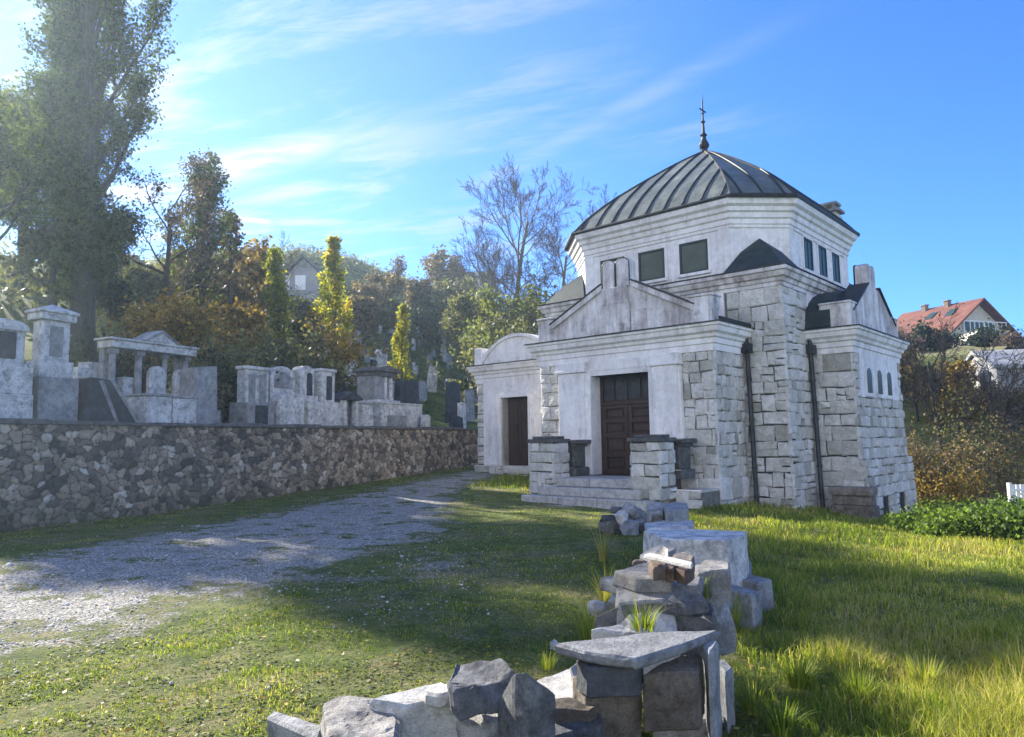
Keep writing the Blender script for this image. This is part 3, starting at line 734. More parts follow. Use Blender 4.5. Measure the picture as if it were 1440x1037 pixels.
# west wing with its own door
AX0, AX1, AY0, AY1 = -11.29, BX0, 3.323, 7.4
AD = (-9.90, -8.60)
m = MB(); core(m, AX0+.01, AD[0]-.02, AY0+.01, AY1, -.2, 3.75); core(m, AD[1]+.02, AX1+.1, AY0+.01, AY1, -.2, 3.75); core(m, AD[0]-.02, AD[1]+.02, AY0+.3, AY1, -.2, 3.75)
ashlar(m, (AX0, AY0, 0), X_, -Y_, .36, .7, 3.74, 41, hmin=.24, hmax=.4, wmin=.3, wmax=.5)
ashlar(m, (-7.72, AY0, 0), X_, -Y_, 1.3, .7, 3.74, 42); ashlar(m, (AX0, AY1, 0), -Y_, -X_, AY1-AY0, .3, 3.74, 43)
m.build('wing_wall', AM, chapel)
m = MB(); core(m, AX0-.1, AX1, AY0-.1, AY1, -.2, .62); ashlar(m, (AX0-.1, AY0-.1, 0), X_, -Y_, AX1-AX0, .1, .68, 44, hmin=.28, hmax=.3, wmin=.6, wmax=1.3)
m.box(AX0-.1, AX1, AY0-.11, AY0+.3, .62, .68)
m.build('plinth', AM, chapel)
m = MB()
for (x0, x1, d, z0, z1) in ((-10.94, AD[0]-.10, .05, .68, 3.74), (AD[1]+.10, -7.72, .05, .68, 3.74), (AD[0]-.1, AD[1]+.1, .05, 3.12, 3.74)): m.box(x0, x1, AY0-d, AY0+.3, z0, z1)
m.build('plaster_wall', M['plaster'], chapel)
m = MB(); a, b = AD
for d, w in ((.10, .34), (.17, .22), (.24, .10)):
    m.box(a-w, a, AY0-d, AY0+.25, .68, 3.12); m.box(b, b+w, AY0-d, AY0+.25, .68, 3.12); m.box(a-w, b+w, AY0-d, AY0+.25, 3.12, 3.12+w)
m.build('door_surround', M['plaster'], chapel)
d2 = MB(); d2.box(a, b, AY0+.18, AY0+.26, .66, 3.12); d2 = d2.build('door', M['wood'], chapel)
for k in (0, 1):
    u0 = a+.05+k*.61; m = MB(); m.box(u0, u0+.59, AY0+.15, AY0+.185, .70, 3.08)
    for z0, z1 in ((.80, 1.4), (1.5, 2.2), (2.3, 2.98)): m.box(u0+.10, u0+.49, AY0+.11, AY0+.152, z0, z1); m.box(u0+.17, u0+.42, AY0+.09, AY0+.112, z0+.08, z1-.08)
    m.build('door_leaf', M['wood'], d2, bevel=.008)
aqy = [(AX0, AY0), (AX1, AY0), (AX1, AY1), (AX0, AY1)]
m = MB(); m.sweep(aqy, [(-.2, 3.72), (.05, 3.72), (.055, 3.88), (.09, 3.90), (.09, 4.02), (.14, 4.05), (.16, 4.12), (.24, 4.17), (.27, 4.28), (.30, 4.30), (.30, 4.37), (-.2, 4.39)])
ac = m.build('cornice', M['plaster'], chapel)
m = MB(); m.sweep(aqy, [(.27, 4.376), (.335, 4.365), (.335, 4.392), (-.2, 4.42)]); m.build('flashing', M['dark'], ac)
acx = -9.25
m = MB(); hw, sg = 1.72, .92; rr = (hw*hw+sg*sg)/(2*sg)
th0 = math.asin(hw/rr)
m.prism([(acx+rr*math.sin(th0-2*th0*k/16), 4.42+sg-rr+rr*math.cos(th0-2*th0*k/16)) for k in range(17)], AY0-.05, AY0+.4, 'y')
ap = m.build('arched_pediment', M['plaster'], chapel)
m = MB()
vs = []
for k in range(17):
    t = th0-2*th0*k/16
    for r_, y_ in ((rr-.02, AY0-.12), (rr+.09, AY0-.12), (rr+.09, AY0+.45), (rr-.02, AY0+.45)): vs.append((acx+r_*math.sin(t), y_, 4.42+sg-rr+r_*math.cos(t)))
m.add(vs, [(k*4+i, k*4+(i+1) % 4, k*4+4+(i+1) % 4, k*4+4+i) for k in range(16) for i in range(4)]+[(0, 1, 2, 3), (67, 66, 65, 64)])
m.build('arch_moulding', M['plaster'], ap)
for a_, b_ in ((AX0-.08, AX0+.30), (-7.5, -7.1)):
    m = MB(); m.box(a_, b_, AY0-.08, AY0+.42, 4.42, 5.06); m.build('acroterion', M['plaster'], ap, bevel=.012)
m = MB(); m.prism([(AX0-.1, 4.42), (AX1, 4.42), (AX1, 4.9), ((AX0+AX1)/2, 5.2), (AX0-.1, 4.6)], AY0+.5, AY1, 'y'); m.build('wing_roof', M['dark_roof'], chapel)

# downpipes and chimney
for (x, y, x2, y2, zb) in ((.17, BY0-.14, .30, BY0-.26, -.25), (BX1+.16, EY0-.16, BX1+.30, EY0-.30, -.45)):
    m = MB(); m.tube([(x-.08, y+.05, 4.30), (x, y, 3.95), (x, y, 3.6), (x2, y2, zb)], .06, 8); m.box(x-.12, x+.12, y-.12, y+.1, 3.72, 3.95)
    for z in (.8, 2.0, 3.0): m.lathe([(.075, z), (.075, z+.06)], (x+(x2-x)*(3.6-z)/(3.6-zb), y+(y2-y)*(3.6-z)/(3.6-zb), 0), 8)
    m.build('downpipe', M['dark'], chapel)
chx, chy = -.15, 9.55
m = MB(); m.box(chx-.24, chx+.24, chy-.24, chy+.24, 4.5, 9.25); m.box(chx-.29, chx+.29, chy-.29, chy+.29, 9.05, 9.13)
ch = m.build('chimney', M['marble'], chapel)
m = MB(); m.box(chx-.36, chx+.36, chy-.36, chy+.36, 9.25, 9.34)
for sx in (-1, 1):
    for sy in (-1, 1): m.box(chx+sx*.18-.06, chx+sx*.18+.06, chy+sy*.18-.06, chy+sy*.18+.06, 9.34, 9.52)
m.box(chx-.28, chx+.28, chy-.28, chy+.28, 9.52, 9.60); m.build('chimney_cap', M['grey_stone'], ch)

# ================================================================= BROKEN STONES IN THE FOREGROUND
def rough_mesh(mb, seed, cuts, amp, freq=5.0, bevel=.012):
    bm = bmesh.new()
    vs = [bm.verts.new(v) for v in mb.v]
    for f in mb.f:
        try: bm.faces.new([vs[i] for i in f])
        except ValueError: pass
    bmesh.ops.remove_doubles(bm, verts=bm.verts, dist=1e-4)
    bmesh.ops.recalc_face_normals(bm, faces=bm.faces)
    if bevel:
        es = [e for e in bm.edges if len(e.link_faces) == 2 and e.calc_face_angle(0) > .35]
        bmesh.ops.bevel(bm, geom=es, offset=bevel, segments=1, profile=.6, affect='EDGES', clamp_overlap=True)
    bmesh.ops.triangulate(bm, faces=[f for f in bm.faces if len(f.verts) > 4])
    for k in range(cuts):
        es = [e for e in bm.edges if e.calc_length() > .05]
        if not es or len(bm.verts) > 9000: break
        bmesh.ops.subdivide_edges(bm, edges=es, cuts=1, use_grid_fill=True)
    off = Vector((seed*3.7, seed*1.3, seed*7.1))
    bm.normal_update()
    nv = [(v, v.normal.copy()) for v in bm.verts]
    for v, nn in nv:
        p = v.co*freq+off
        d = mnoise.noise(p)*.55+mnoise.noise(p*2.6)*.3+mnoise.noise(p*6)*.15
        v.co += nn*(d*amp*2)
    return bm
def finish(bm, name, mat, origin, tone=.5):
    me = bpy.data.meshes.new(name)
    for v in bm.verts: v.co -= origin
    bmesh.ops.recalc_face_normals(bm, faces=bm.faces)
    bm.to_mesh(me); bm.free(); me.materials.append(mat)
    at = me.attributes.new('tone', 'FLOAT', 'POINT'); at.data.foreach_set('value', [tone]*len(me.vertices))
    o = bpy.data.objects.new(name, me); COL.objects.link(o); o.location = origin
    return o
SG = 'broken gravestone pieces heaped in a row on the lawn'
sseed = [0]
def stone(name, top, thick, mat, label, cat='stone', lean=(0, 0), grow=.03, cuts=3, amp=.012, freq=6, bevel=.012, group=SG):
    # top: corner points of the upper face (sight px, height); thick: metres down; lean: shift of the underside
    sseed[0] += 1; rg = random.Random(sseed[0])
    T = [on_z(px, py, z) for px, py, z in top]
    c = sum(T, Vector())/len(T)
    B = [Vector((c.x+(p.x-c.x)*(1+grow+rg.uniform(-.03, .03))+lean[0], c.y+(p.y-c.y)*(1+grow+rg.uniform(-.03, .03))+lean[1], p.z-thick*rg.uniform(.95, 1.05))) for p in T]
    n = len(T); mb = MB()
    mb.add(T+B, [tuple(range(n)), tuple(range(2*n-1, n-1, -1))]+[(i, (i+1) % n, n+(i+1) % n, n+i) for i in range(n)])
    bm = rough_mesh(mb, sseed[0], cuts, amp, freq, bevel)
    zb = min(p.z for p in B)
    o = finish(bm, name, M[mat], Vector((c.x, c.y, zb)), rg.uniform(.25, .75))
    return tag(o, label, cat, group)

# front heap at the foot of the picture
stone('stone_slab', [(374,1008,.24),(386,999,.25),(456,1020,.25),(448,1040,.24)], .30, 'grey_stone', 'small grey slab lying flat before the rough brown-grey block', 'slab', amp=.007)
stone('stone_block', [(452,988,.33),(478,981,.34),(534,984,.34),(560,1010,.33),(556,1040,.32),(462,1040,.32)], .42, 'lime', 'rough brown-grey block beside the long cream slab', 'block', amp=.02, cuts=4)
stone('stone_block', [(516,984,.38),(622,957,.42),(648,975,.41),(570,994,.37)], .42, 'marble', 'long cream block with a flat sunlit top at the heap front', 'block', amp=.008)
stone('stone_chunk', [(629,960,.50),(640,928,.52),(648,932,.51),(706,923,.55),(724,944,.52),(700,956,.48),(668,962,.50),(640,974,.47)], .13, 'slate', 'jagged grey slab tilted on top of the front heap', 'stone', amp=.012, cuts=4, freq=7, lean=(.02, -.02))
stone('stone_chunk', [(700,985,.40),(722,944,.58),(738,942,.60),(782,975,.47),(776,1000,.38),(726,1006,.36)], .30, 'slate', 'dark angular wedge of stone leaning beside the jagged slab', 'stone', amp=.010, freq=4)
stone('stone_chunk', [(631,1000,.30),(668,991,.31),(706,996,.31),(702,1012,.30),(652,1022,.29)], .26, 'lime', 'flat pale lump wedged under the jagged grey slab', 'stone', amp=.02, cuts=4)
stone('stone_slab', [(640,1040,.18),(742,1012,.20),(846,997,.21),(846,1016,.20),(760,1044,.18)], .34, 'slate', 'long dark grey slab lying along the front of the heap', 'slab', amp=.008)
stone('stone_chunk', [(772,988,.26),(800,981,.27),(842,990,.26),(830,1000,.25),(778,1001,.25)], .2, 'brown_stone', 'small brown lump behind the long dark slab', 'stone', amp=.018)
stone('stone_slab', [(752,956,.22),(802,941,.23),(826,962,.22),(806,986,.21),(764,980,.21)], .24, 'marble', 'pale flat stone between the dark wedge and the table slab', 'slab', amp=.010)
stone('stone_chunk', [(596,974,.43),(612,962,.44),(640,958,.45),(646,970,.44),(618,978,.43)], .06, 'marble', 'thin pale chip lying on the cream block', 'stone', amp=.008)
# the table slab and what carries it
stone('stone_slab', [(778,905,.56),(850,897,.56),(905,889,.55),(1014,886,.54),(960,907,.54),(894,927,.54),(822,917,.55)], .052, 'grey_stone', 'big dark table slab resting on blocks with grass behind', 'slab', amp=.005, grow=-.02)
stone('stone_slab', [(808,926,.485),(838,912,.487),(904,920,.485),(900,936,.48),(826,940,.48)], .15, 'dark_stone', 'slab right under the table slab, coloured dark for the shadow there', 'slab', amp=.010)  # dark colour stands for the shadow beneath the table slab
stone('stone_block', [(804,950,.32),(846,940,.33),(898,946,.33),(900,966,.32),(822,974,.31)], .36, 'brown_stone', 'brown stained block at the bottom under the table slab', 'block', amp=.02, cuts=4)
stone('stone_chunk', [(800,938,.30),(812,930,.31),(822,960,.24),(850,984,.16),(812,984,.18)], .16, 'marble', 'cream splinter leaning at the left foot of the table slab', 'stone', amp=.015)
stone('stone_block', [(902,947,.42),(930,932,.43),(962,921,.44),(988,925,.44),(982,945,.42)], .29, 'brown_stone', 'squared block with brown front face and pale top under the table slab end', 'block', amp=.007, grow=0)
stone('stone_block', [(914,1010,.12),(942,992,.13),(1000,990,.13),(1004,1014,.12)], .22, 'lime', 'low block carrying the squared brown-faced block', 'block', amp=.012)
stone('stone_slab', [(988,906,.50),(1002,899,.51),(1010,902,.51),(1004,914,.50),(996,918,.50)], .52, 'grey_stone', 'upright pale slab standing right of the squared block', 'slab', amp=.006, grow=.05)
stone('stone_slab', [(1006,930,.34),(1018,925,.35),(1032,940,.33),(1020,948,.33)], .40, 'grey_stone', 'short upright slab outermost at the right of the table slab', 'slab', amp=.008)
# middle of the row
stone('stone_block', [(830,884,.42),(872,879,.43),(888,867,.50),(918,862,.52),(950,864,.50),(954,888,.44),(900,894,.40)], .30, 'marble', 'cream rounded block just behind the table slab', 'block', amp=.016)
stone('stone_slab', [(834,868,.46),(876,848,.56),(1000,846,.58),(1010,874,.50),(940,866,.48)], .30, 'slate', 'dark sloping slab behind the cream rounded block', 'slab', amp=.012)
stone('stone_slab', [(1000,858,.56),(1024,841,.58),(1034,880,.44),(1012,886,.42)], .17, 'grey_stone', 'grey slab leaning at the right edge of the dark sloping slab', 'slab', amp=.010)
stone('stone_slab', [(866,826,.60),(900,817,.62),(960,818,.62),(936,843,.58),(868,848,.56)], .16, 'lime', 'flat limestone slab under the dark prism', 'slab', amp=.014)
stone('stone_chunk', [(934,846,.60),(957,824,.68),(990,836,.64),(998,847,.60),(964,852,.59)], .07, 'slate', 'dark triangular prism of stone on the limestone slab', 'stone', amp=.008)
stone('stone_slab', [(844,813,.62),(884,804,.63),(986,812,.63),(984,824,.62),(884,823,.62)], .09, 'lime', 'thin long slab with a pale broken end jutting left', 'slab', amp=.010)
stone('stone_slab', [(862,802,.70),(914,789,.72),(944,812,.70),(892,812,.69)], .10, 'lime', 'rough layered slab lying on the thin long slab', 'slab', amp=.016)
stone('brick', [(912,788,.80),(934,781,.81),(938,795,.79),(918,799,.79)], .085, 'brick', 'reddish brick-like piece leftmost of three under the pale lath', 'brick', amp=.007, cuts=2)
stone('brick', [(934,797,.78),(946,786,.79),(954,794,.78),(946,802,.77)], .085, 'brick', 'small pinkish brick piece in the middle of the three', 'brick', amp=.007, cuts=2)
stone('brick', [(948,800,.77),(968,789,.78),(976,797,.77),(964,806,.76)], .085, 'brick', 'brown brick piece nearest the mossy cream block', 'brick', amp=.007, cuts=2)
stone('stone_lath', [(906,780,.86),(914,777,.86),(974,791,.85),(972,795,.85)], .025, 'marble', 'thin pale stone lath lying across three bricks', 'stone', amp=.003, cuts=2, bevel=.004)
stone('stone_chunk', [(920,775,.86),(934,766,.91),(940,770,.90),(934,777,.86)], .06, 'marble', 'small cream triangular chip on the bricks', 'stone', amp=.006, cuts=2)
stone('stone_chunk', [(946,780,.82),(962,775,.84),(978,780,.83),(974,790,.80),(952,790,.80)], .12, 'brown_stone', 'rounded mossy tan lump behind the bricks', 'stone', amp=.014)
stone('stone_block', [(976,796,.66),(990,788,.67),(1026,789,.66),(1026,800,.65),(980,806,.64)], .30, 'lime', 'upright mossy cream block before the chest tomb', 'block', amp=.012)
stone('stone_slab', [(1022,808,.28),(1040,803,.28),(1086,815,.27),(1066,821,.27)], .27, 'grey_stone', 'thin grey slab sticking out right of the mossy block', 'slab', amp=.006)
stone('stone_slab', [(1016,826,.30),(1028,821,.30),(1070,832,.29),(1058,838,.29)], .30, 'grey_stone', 'thick grey slab below the thin one at the right edge', 'slab', amp=.008)
# chest tomb
stone('chest_tomb', [(904,746,.66),(948,744,.66),(1050,747,.66),(1046,754,.66),(1022,760,.66),(936,758,.66)], .60, 'white_stone', 'large fallen chest tomb with a flat lid and plain sides', 'tomb', amp=.007, cuts=3, grow=.02)
stone('stone_slab', [(898,780,.60),(940,758,.69),(952,770,.66),(920,790,.58)], .12, 'grey_stone', 'grey slab sloping down the left side of the chest tomb', 'slab', amp=.008)
stone('stone_slab', [(1040,800,.24),(1050,780,.25),(1056,790,.24),(1050,812,.23)], .2, 'grey_stone', 'grey slab on edge at the foot of the chest tomb', 'slab', amp=.008)
# far end of the row
stone('stone_block', [(906,736,.50),(930,732,.50),(974,732,.50),(976,740,.50),(910,744,.50)], .5, 'white_stone', 'long pale block behind the chest tomb', 'block', amp=.010)
stone('stone_block', [(934,710,.66),(948,706,.66),(966,707,.66),(968,716,.65),(936,719,.65)], .62, 'grey_stone', 'squared grey block on end at the far end of the row', 'block', amp=.008)
stone('stone_chunk', [(910,712,.62),(922,704,.66),(935,709,.63),(932,722,.56),(914,724,.55)], .5, 'lime', 'rounded rough boulder beside the squared grey block', 'stone', amp=.03)
def lump(px, py, z, size, mat, label, seed, cat='stone', rot=0, tilt=0):
    # irregular broken lump; px, py, z: the middle of its underside
    rg = random.Random(seed); c = on_z(px, py, z); mb = MB(); vs = []
    w, d, h = size; k = rg.choice((4, 5, 5, 6))
    for lev, sc in ((0, .92), (.55, 1.05), (1, .78)):
        for i in range(k):
            t = 6.283*i/k+rg.uniform(-.4, .4); r = rg.uniform(.75, 1.2)*sc
            vs.append((w/2*r*math.cos(t), d/2*r*math.sin(t), h*(lev+(rg.uniform(-.10, .10) if lev else 0))))
    fs = [tuple(range(k-1, -1, -1)), tuple(range(2*k, 3*k))]+[(l*k+i, l*k+(i+1) % k, (l+1)*k+(i+1) % k, (l+1)*k+i) for l in (0, 1) for i in range(k)]
    mt_ = Matrix.Rotation(rot, 4, 'Z') @ Matrix.Rotation(tilt, 4, 'X')
    mb.add([mt_ @ Vector(v)+c for v in vs], fs)
    bm = rough_mesh(mb, seed, 3, .012, 7, .01)
    return tag(finish(bm, 'stone_chunk', M[mat], c, rg.uniform(.2, .8)), label, cat, SG)
for i, (px, py, z, sz_, mt, lb, ti) in enumerate((
    (858, 750, 0, (.46, .36, .25), 'slate', 'dark lump lowest at the left of the small far heap', 0), (886, 752, 0, (.44, .36, .22), 'grey_stone', 'grey lump lowest at the front of the small far heap', .1), (906, 748, 0, (.40, .36, .25), 'slate', 'dark lump lowest at the right of the small far heap', 0),
    (858, 733, .20, (.50, .34, .10), 'dark_stone', 'flat black piece on the left of the small far heap', .12), (876, 735, .18, (.40, .30, .18), 'marble', 'white lump in the middle of the small far heap', .35), (897, 732, .18, (.46, .34, .18), 'slate', 'tilted dark grey piece on the right of the small far heap', -.4),
    (884, 722, .30, (.42, .28, .16), 'grey_stone', 'grey piece topmost on the small far heap', .4), (866, 722, .28, (.28, .2, .12), 'slate', 'little dark piece near the top of the small far heap', .2))):
    lump(px, py, z, sz_, mt, lb, 300+i, rot=i*1.3, tilt=ti)
for i, (px, py, z, sz_, mt, lb) in enumerate((
    (842, 866, .30, (.16, .13, .10), 'marble', 'fist-sized white lump left of the dark sloping slab'), (868, 858, .34, (.20, .15, .10), 'lime', 'rounded pale lump on the left shoulder of the dark sloping slab'), (1002, 823, .50, (.15, .13, .09), 'lime', 'small pale lump right of the dark prism'), (900, 800, .60, (.14, .10, .07), 'brown_stone', 'small tan lump on the rough layered slab'),
    (822, 972, .0, (.16, .13, .12), 'lime', 'rounded lump at the foot of the cream splinter'), (862, 1000, .0, (.20, .15, .12), 'brown_stone', 'tan lump in the gap left of the squared block'), (1044, 850, .0, (.20, .17, .12), 'grey_stone', 'grey lump on the grass right of the leaning grey slab'), (958, 862, .52, (.12, .09, .06), 'marble', 'small white chip on the dark sloping slab'), (666, 1012, .24, (.14, .10, .08), 'slate', 'small dark lump between the cream block and the long dark slab'), (560, 1030, .22, (.16, .12, .10), 'lime', 'pale lump before the long cream block'))):
    lump(px, py, z, sz_, mt, lb, 340+i, rot=i*2.1, tilt=.15*(i % 3))
# loose stones near the row and out on the lawn
stone('stone_chunk', [(772,902,.05),(780,896,.07),(788,904,.05),(780,908,.03)], .08, 'marble', 'little white stone left of the table slab tip', 'stone', amp=.005, cuts=2)
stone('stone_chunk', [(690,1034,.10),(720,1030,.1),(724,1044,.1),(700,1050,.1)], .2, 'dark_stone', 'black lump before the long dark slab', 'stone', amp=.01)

# ================================================================= MONUMENTS ON THE TERRACE
MROT = math.atan2(WD.y, WD.x)
def wall_pt(px, q):
    d = ray(px, 590); dx, dy = d.x, d.y
    # (t*d - W0).WN = q
    t = (q+W0.x*WN.x+W0.y*WN.y)/(dx*WN.x+dy*WN.y)
    return Vector((dx*t, dy*t))
class Mon:
    # local frame: x along the wall, y away from the track, z up, origin at the base corner
    def __init__(s, x0, x1, q, zb=None):
        p0, p1 = wall_pt(x0, q), wall_pt(x1, q); s.p = p0; s.W = (p1-p0).length; s.q = q
        s.z0 = terrain(p0.x, p0.y)-.06 if zb is None else zb
        s.x0 = x0
    def z(s, py):                      # local height of picture row py at the front
        return at_depth(s.x0, py, s.p.y).z-s.z0
    def x(s, px): return (wall_pt(px, s.q)-s.p).length*(1 if px >= s.x0 else -1)
    def root(s, name, label, cat='gravestone', group='gravestones on the terrace above the wall'):
        s.e = empty(name, (s.p.x, s.p.y, s.z0), MROT, label, cat, group); return s.e
    def part(s, name, mb, mat, parent=None, bevel=.015, smooth=False):
        return mb.build(name, M[mat], parent or s.e, smooth, bevel)
def arch(x0, x1, z0, z1, rise, n=8):
    c = (x0+x1)/2; r = (x1-x0)/2
    return [(x0, z0), (x1, z0)]+[(c+r*math.cos(math.pi*k/n), z1-rise+rise*math.sin(math.pi*k/n)) for k in range(n+1)]

# white monument with dark tablet at the left edge
g = Mon(-40, 46, .55); g.root('tomb_monument', 'broad white tomb with a dark slate panel under an arched frame')
W = g.W; zt = g.z(446); zm = g.z(505)
m = MB(); m.box(0, W, 0, .7, -.3, zm*.52); m.box(.02, W-.02, .02, .68, zm*.52+.003, zm); g.part('base', m, 'white_stone')
m = MB(); m.prism(arch(W*.1, W*.86, zm, zt, .16), .12, .45); b = g.part('headstone', m, 'white_stone')
m = MB(); m.prism(arch(W*.1-.04, W*.86+.05, zt-.17, zt+.06, .16), .06, .5); g.part('coping', m, 'white_stone', b)
m = MB(); m.box(W*.22, W*.70, .09, .14, zm+.08, zt-.2); g.part('panel', m, 'dark_stone', b)
# square pillar with pyramid cap
g = Mon(52, 108, .75); g.root('tomb_pillar', 'tall white square pillar with a pyramid cap')
W = g.W; h = [g.z(v) for v in (530, 506, 448, 438, 423)]
m = MB(); m.box(-.05, W*.95, -.1, .6, -.3, h[0]); g.part('plinth', m, 'grey_stone')
m = MB(); m.box(.0, W*.86, .0, .5, h[0], h[1]); m.box(.07, W*.86-.07, .07, .43, h[1], h[2]); s_ = g.part('shaft', m, 'white_stone')
m = MB(); m.box(.22, W*.86-.22, .055, .075, h[1]+.1, h[2]-.12); g.part('panel', m, 'grey_stone', s_)
m = MB(); a = W*.86; m.box(-.02, a+.02, -.02, .52, h[2], h[3]); m.add([(-.06,-.06,h[3]),(a+.06,-.06,h[3]),(a+.06,.56,h[3]),(-.06,.56,h[3]),(-.06,-.06,h[3]+.06),(a+.06,-.06,h[3]+.06),(a+.06,.56,h[3]+.06),(-.06,.56,h[3]+.06),(a/2,.25,h[4])], [(3,2,1,0),(0,1,5,4),(1,2,6,5),(2,3,7,6),(3,0,4,7),(4,5,8),(5,6,8),(6,7,8),(7,4,8)]); g.part('cap', m, 'white_stone')
# pile of pale blocks
g = Mon(108, 160, 2.2); g.root('tomb_ruin', 'ruined tomb of stepped pale blocks behind a black slab')
W = g.W; zb_ = g.z(534)
m = MB(); m.box(0, W, 0, .6, -.3, zb_*.7); g.part('base', m, 'grey_stone')
for i, (a, b, y0, y1) in enumerate(((108, 126, 532, 516), (124, 140, 534, 507), (138, 158, 534, 522))):
    m = MB(); m.box(g.x(a), g.x(b)-.01, .05+.03*i, .5, g.z(y0)-.25, g.z(y1)); g.part('block', m, 'white_stone')
# black leaning slab
g = Mon(118, 198, .55); g.root('tomb_slab', 'black tomb slab sloping steeply toward the track', 'tomb')
W = g.W
m = MB(); m.prism([(0, -.3), (W, -.3), (W*.97, .05), (W*.42, g.z(532)), (W*.08, g.z(530)), (0, .2)], .0, .7); g.part('slab', m, 'dark_stone')
m = MB(); m.prism([(W*.42, g.z(532)-.02), (W*.97, .05), (W*.99, .09), (W*.46, g.z(529))], -.03, .73); g.part('edge', m, 'grey_stone')
m = MB(); m.prism([(W*.22, g.z(534)), (W*.30, g.z(533)), (W*.62, .12), (W*.56, .1)], -.015, .02); g.part('band', m, 'grey_stone')
# colonnade
g = Mon(155, 274, 1.6); g.root('tomb_colonnade', 'open tomb colonnade with four columns and small central gable')
W = g.W; zl = g.z(488); ztp = g.z(474)
m = MB(); m.box(-.1, W+.1, -.1, .6, -.3, .18); m.box(g.x(205), W+.05, -.35, -.1, -.3, g.z(556)); g.part('base', m, 'white_stone')
for a, b in ((155, 169), (192, 206), (231, 241), (261, 271)):
    m = MB(); x0, x1 = g.x(a), g.x(b); c = (x0+x1)/2; w_ = (x1-x0)*.40
    m.box(c-w_, c+w_, .2-w_, .2+w_, .18, .3); m.lathe([(w_*.88, .3), (w_*.92, .5), (w_*.78, zl-.14)], (c, .2, 0), 12); m.box(c-w_, c+w_, .2-w_, .2+w_, zl-.14, zl); g.part('column', m, 'grey_stone')
for a in (162, 266):
    m = MB(); c = g.x(a); m.box(c-.11, c+.11, .40, .58, .18, zl); g.part('column', m, 'grey_stone')
m = MB(); m.box(-.02, W, .0, .6, zl, ztp-.06); m.box(-.08, W+.06, -.05, .66, ztp-.06, ztp); e_ = g.part('entablature', m, 'white_stone')
m = MB(); c = g.x(222); m.prism([(c-W*.2, ztp), (c+W*.2, ztp), (c, g.z(458))], -.06, .55); g.part('gable', m, 'white_stone', e_)
m = MB()
for sg_ in (-1, 1): m.prism([(c+sg_*W*.23, ztp), (c+sg_*W*.18, ztp), (c, g.z(458)-.03), (c, g.z(455))], -.1, .6)
g.part('gable_edge', m, 'grey_stone', e_)
m = MB(); m.box(.05, W-.05, .46, .54, .18, zl*.45); g.part('back_wall', m, 'dark_stone')
g2 = Mon(209, 232, 1.5); g2.root('headstone', 'taller white arched headstone between colonnade columns'); m = MB(); m.prism(arch(0, g2.W, -.2, g2.z(514), g2.W*.5), 0, .16); g2.part('tablet', m, 'white_stone'); m = MB(); m.box(-.06, g2.W+.06, -.06, .22, -.3, .14); g2.part('base', m, 'grey_stone')
g2 = Mon(245, 264, 1.5); g2.root('headstone', 'shorter white arched headstone at the right colonnade column'); m = MB(); m.prism(arch(0, g2.W, -.2, g2.z(519), g2.W*.5), 0, .16); g2.part('tablet', m, 'white_stone'); m = MB(); m.box(-.06, g2.W+.06, -.06, .22, -.3, .14); g2.part('base', m, 'grey_stone')
g2 = Mon(172, 192, 1.9); g2.root('headstone', 'low white stone block between the two left columns'); m = MB(); m.box(0, g2.W, 0, .3, -.2, g2.z(530)); g2.part('tablet', m, 'white_stone'); m = MB(); m.box(-.05, g2.W+.05, -.05, .35, -.3, .12); g2.part('base', m, 'grey_stone')
g2 = Mon(206, 242, .6); g2.root('tomb_box', 'white box grave before the colonnade, left half', 'grave'); m = MB(); m.box(0, g2.W-.01, 0, .8, -.2, g2.z(557)); g2.part('box', m, 'white_stone'); m = MB(); m.box(-.02, g2.W+.0, -.02, .82, g2.z(557), g2.z(553)); g2.part('lid', m, 'grey_stone')
g2 = Mon(243, 277, .6); g2.root('tomb_box', 'white box grave before the colonnade, right half', 'grave'); m = MB(); m.box(0, g2.W-.01, 0, .8, -.2, g2.z(560)); g2.part('box', m, 'white_stone'); m = MB(); m.box(-.0, g2.W+.02, -.02, .82, g2.z(560), g2.z(556)); g2.part('lid', m, 'grey_stone')
# grey prism
g = Mon(274, 308, .8); g.root('headstone', 'thick grey headstone with slanted top right of the colonnade')
W = g.W; m = MB(); m.prism([(0, .3), (W, .3), (W*.92, g.z(512)), (.05, g.z(516))], .05, .65); g.part('tablet', m, 'grey_stone'); m = MB(); m.box(-.05, W+.06, 0, .75, -.3, .55); g.part('base', m, 'grey_stone')
# cluster of carved stones
g = Mon(346, 379, 1.0); g.root('headstone', 'broad weathered headstone with two upright niches')
W = g.W; zt = g.z(514); m = MB(); m.box(0, W, .05, .4, -.1, zt-.1); m.box(-.04, W+.04, .0, .45, zt-.1, zt); t_ = g.part('tablet', m, 'white_stone')
for a, b in ((.12, .42), (.56, .88)):
    m = MB(); m.box(W*a, W*b, .035, .06, zt*.4, zt-.22); g.part('niche', m, 'grey_stone', t_)
m = MB(); m.box(-.08, W+.05, -.15, .6, -.3, g.z(566)); g.part('base', m, 'grey_stone')
m = MB(); m.box(W*.2, W*.75, -.18, -.15, 0, g.z(570)); g.part('panel', m, 'dark_stone')
g = Mon(381, 416, 1.1); g.root('headstone', 'white round-topped headstone with a curled stone below')
W = g.W; m = MB(); m.prism(arch(0, W, -.1, g.z(513), .35), .05, .35); t_ = g.part('tablet', m, 'white_stone')
m = MB(); m.prism(arch(W*.14, W*.84, g.z(545), g.z(521), .25), .03, .06); g.part('inscription_field', m, 'grey_stone', t_)
m = MB(); m.prism(arch(W*.02, W*1.0, -.3, g.z(551), .3), -.35, .04); g.part('base', m, 'white_stone')
g = Mon(424, 448, 1.3); g.root('headstone', 'tall white stele with a dark panel and rounded head')
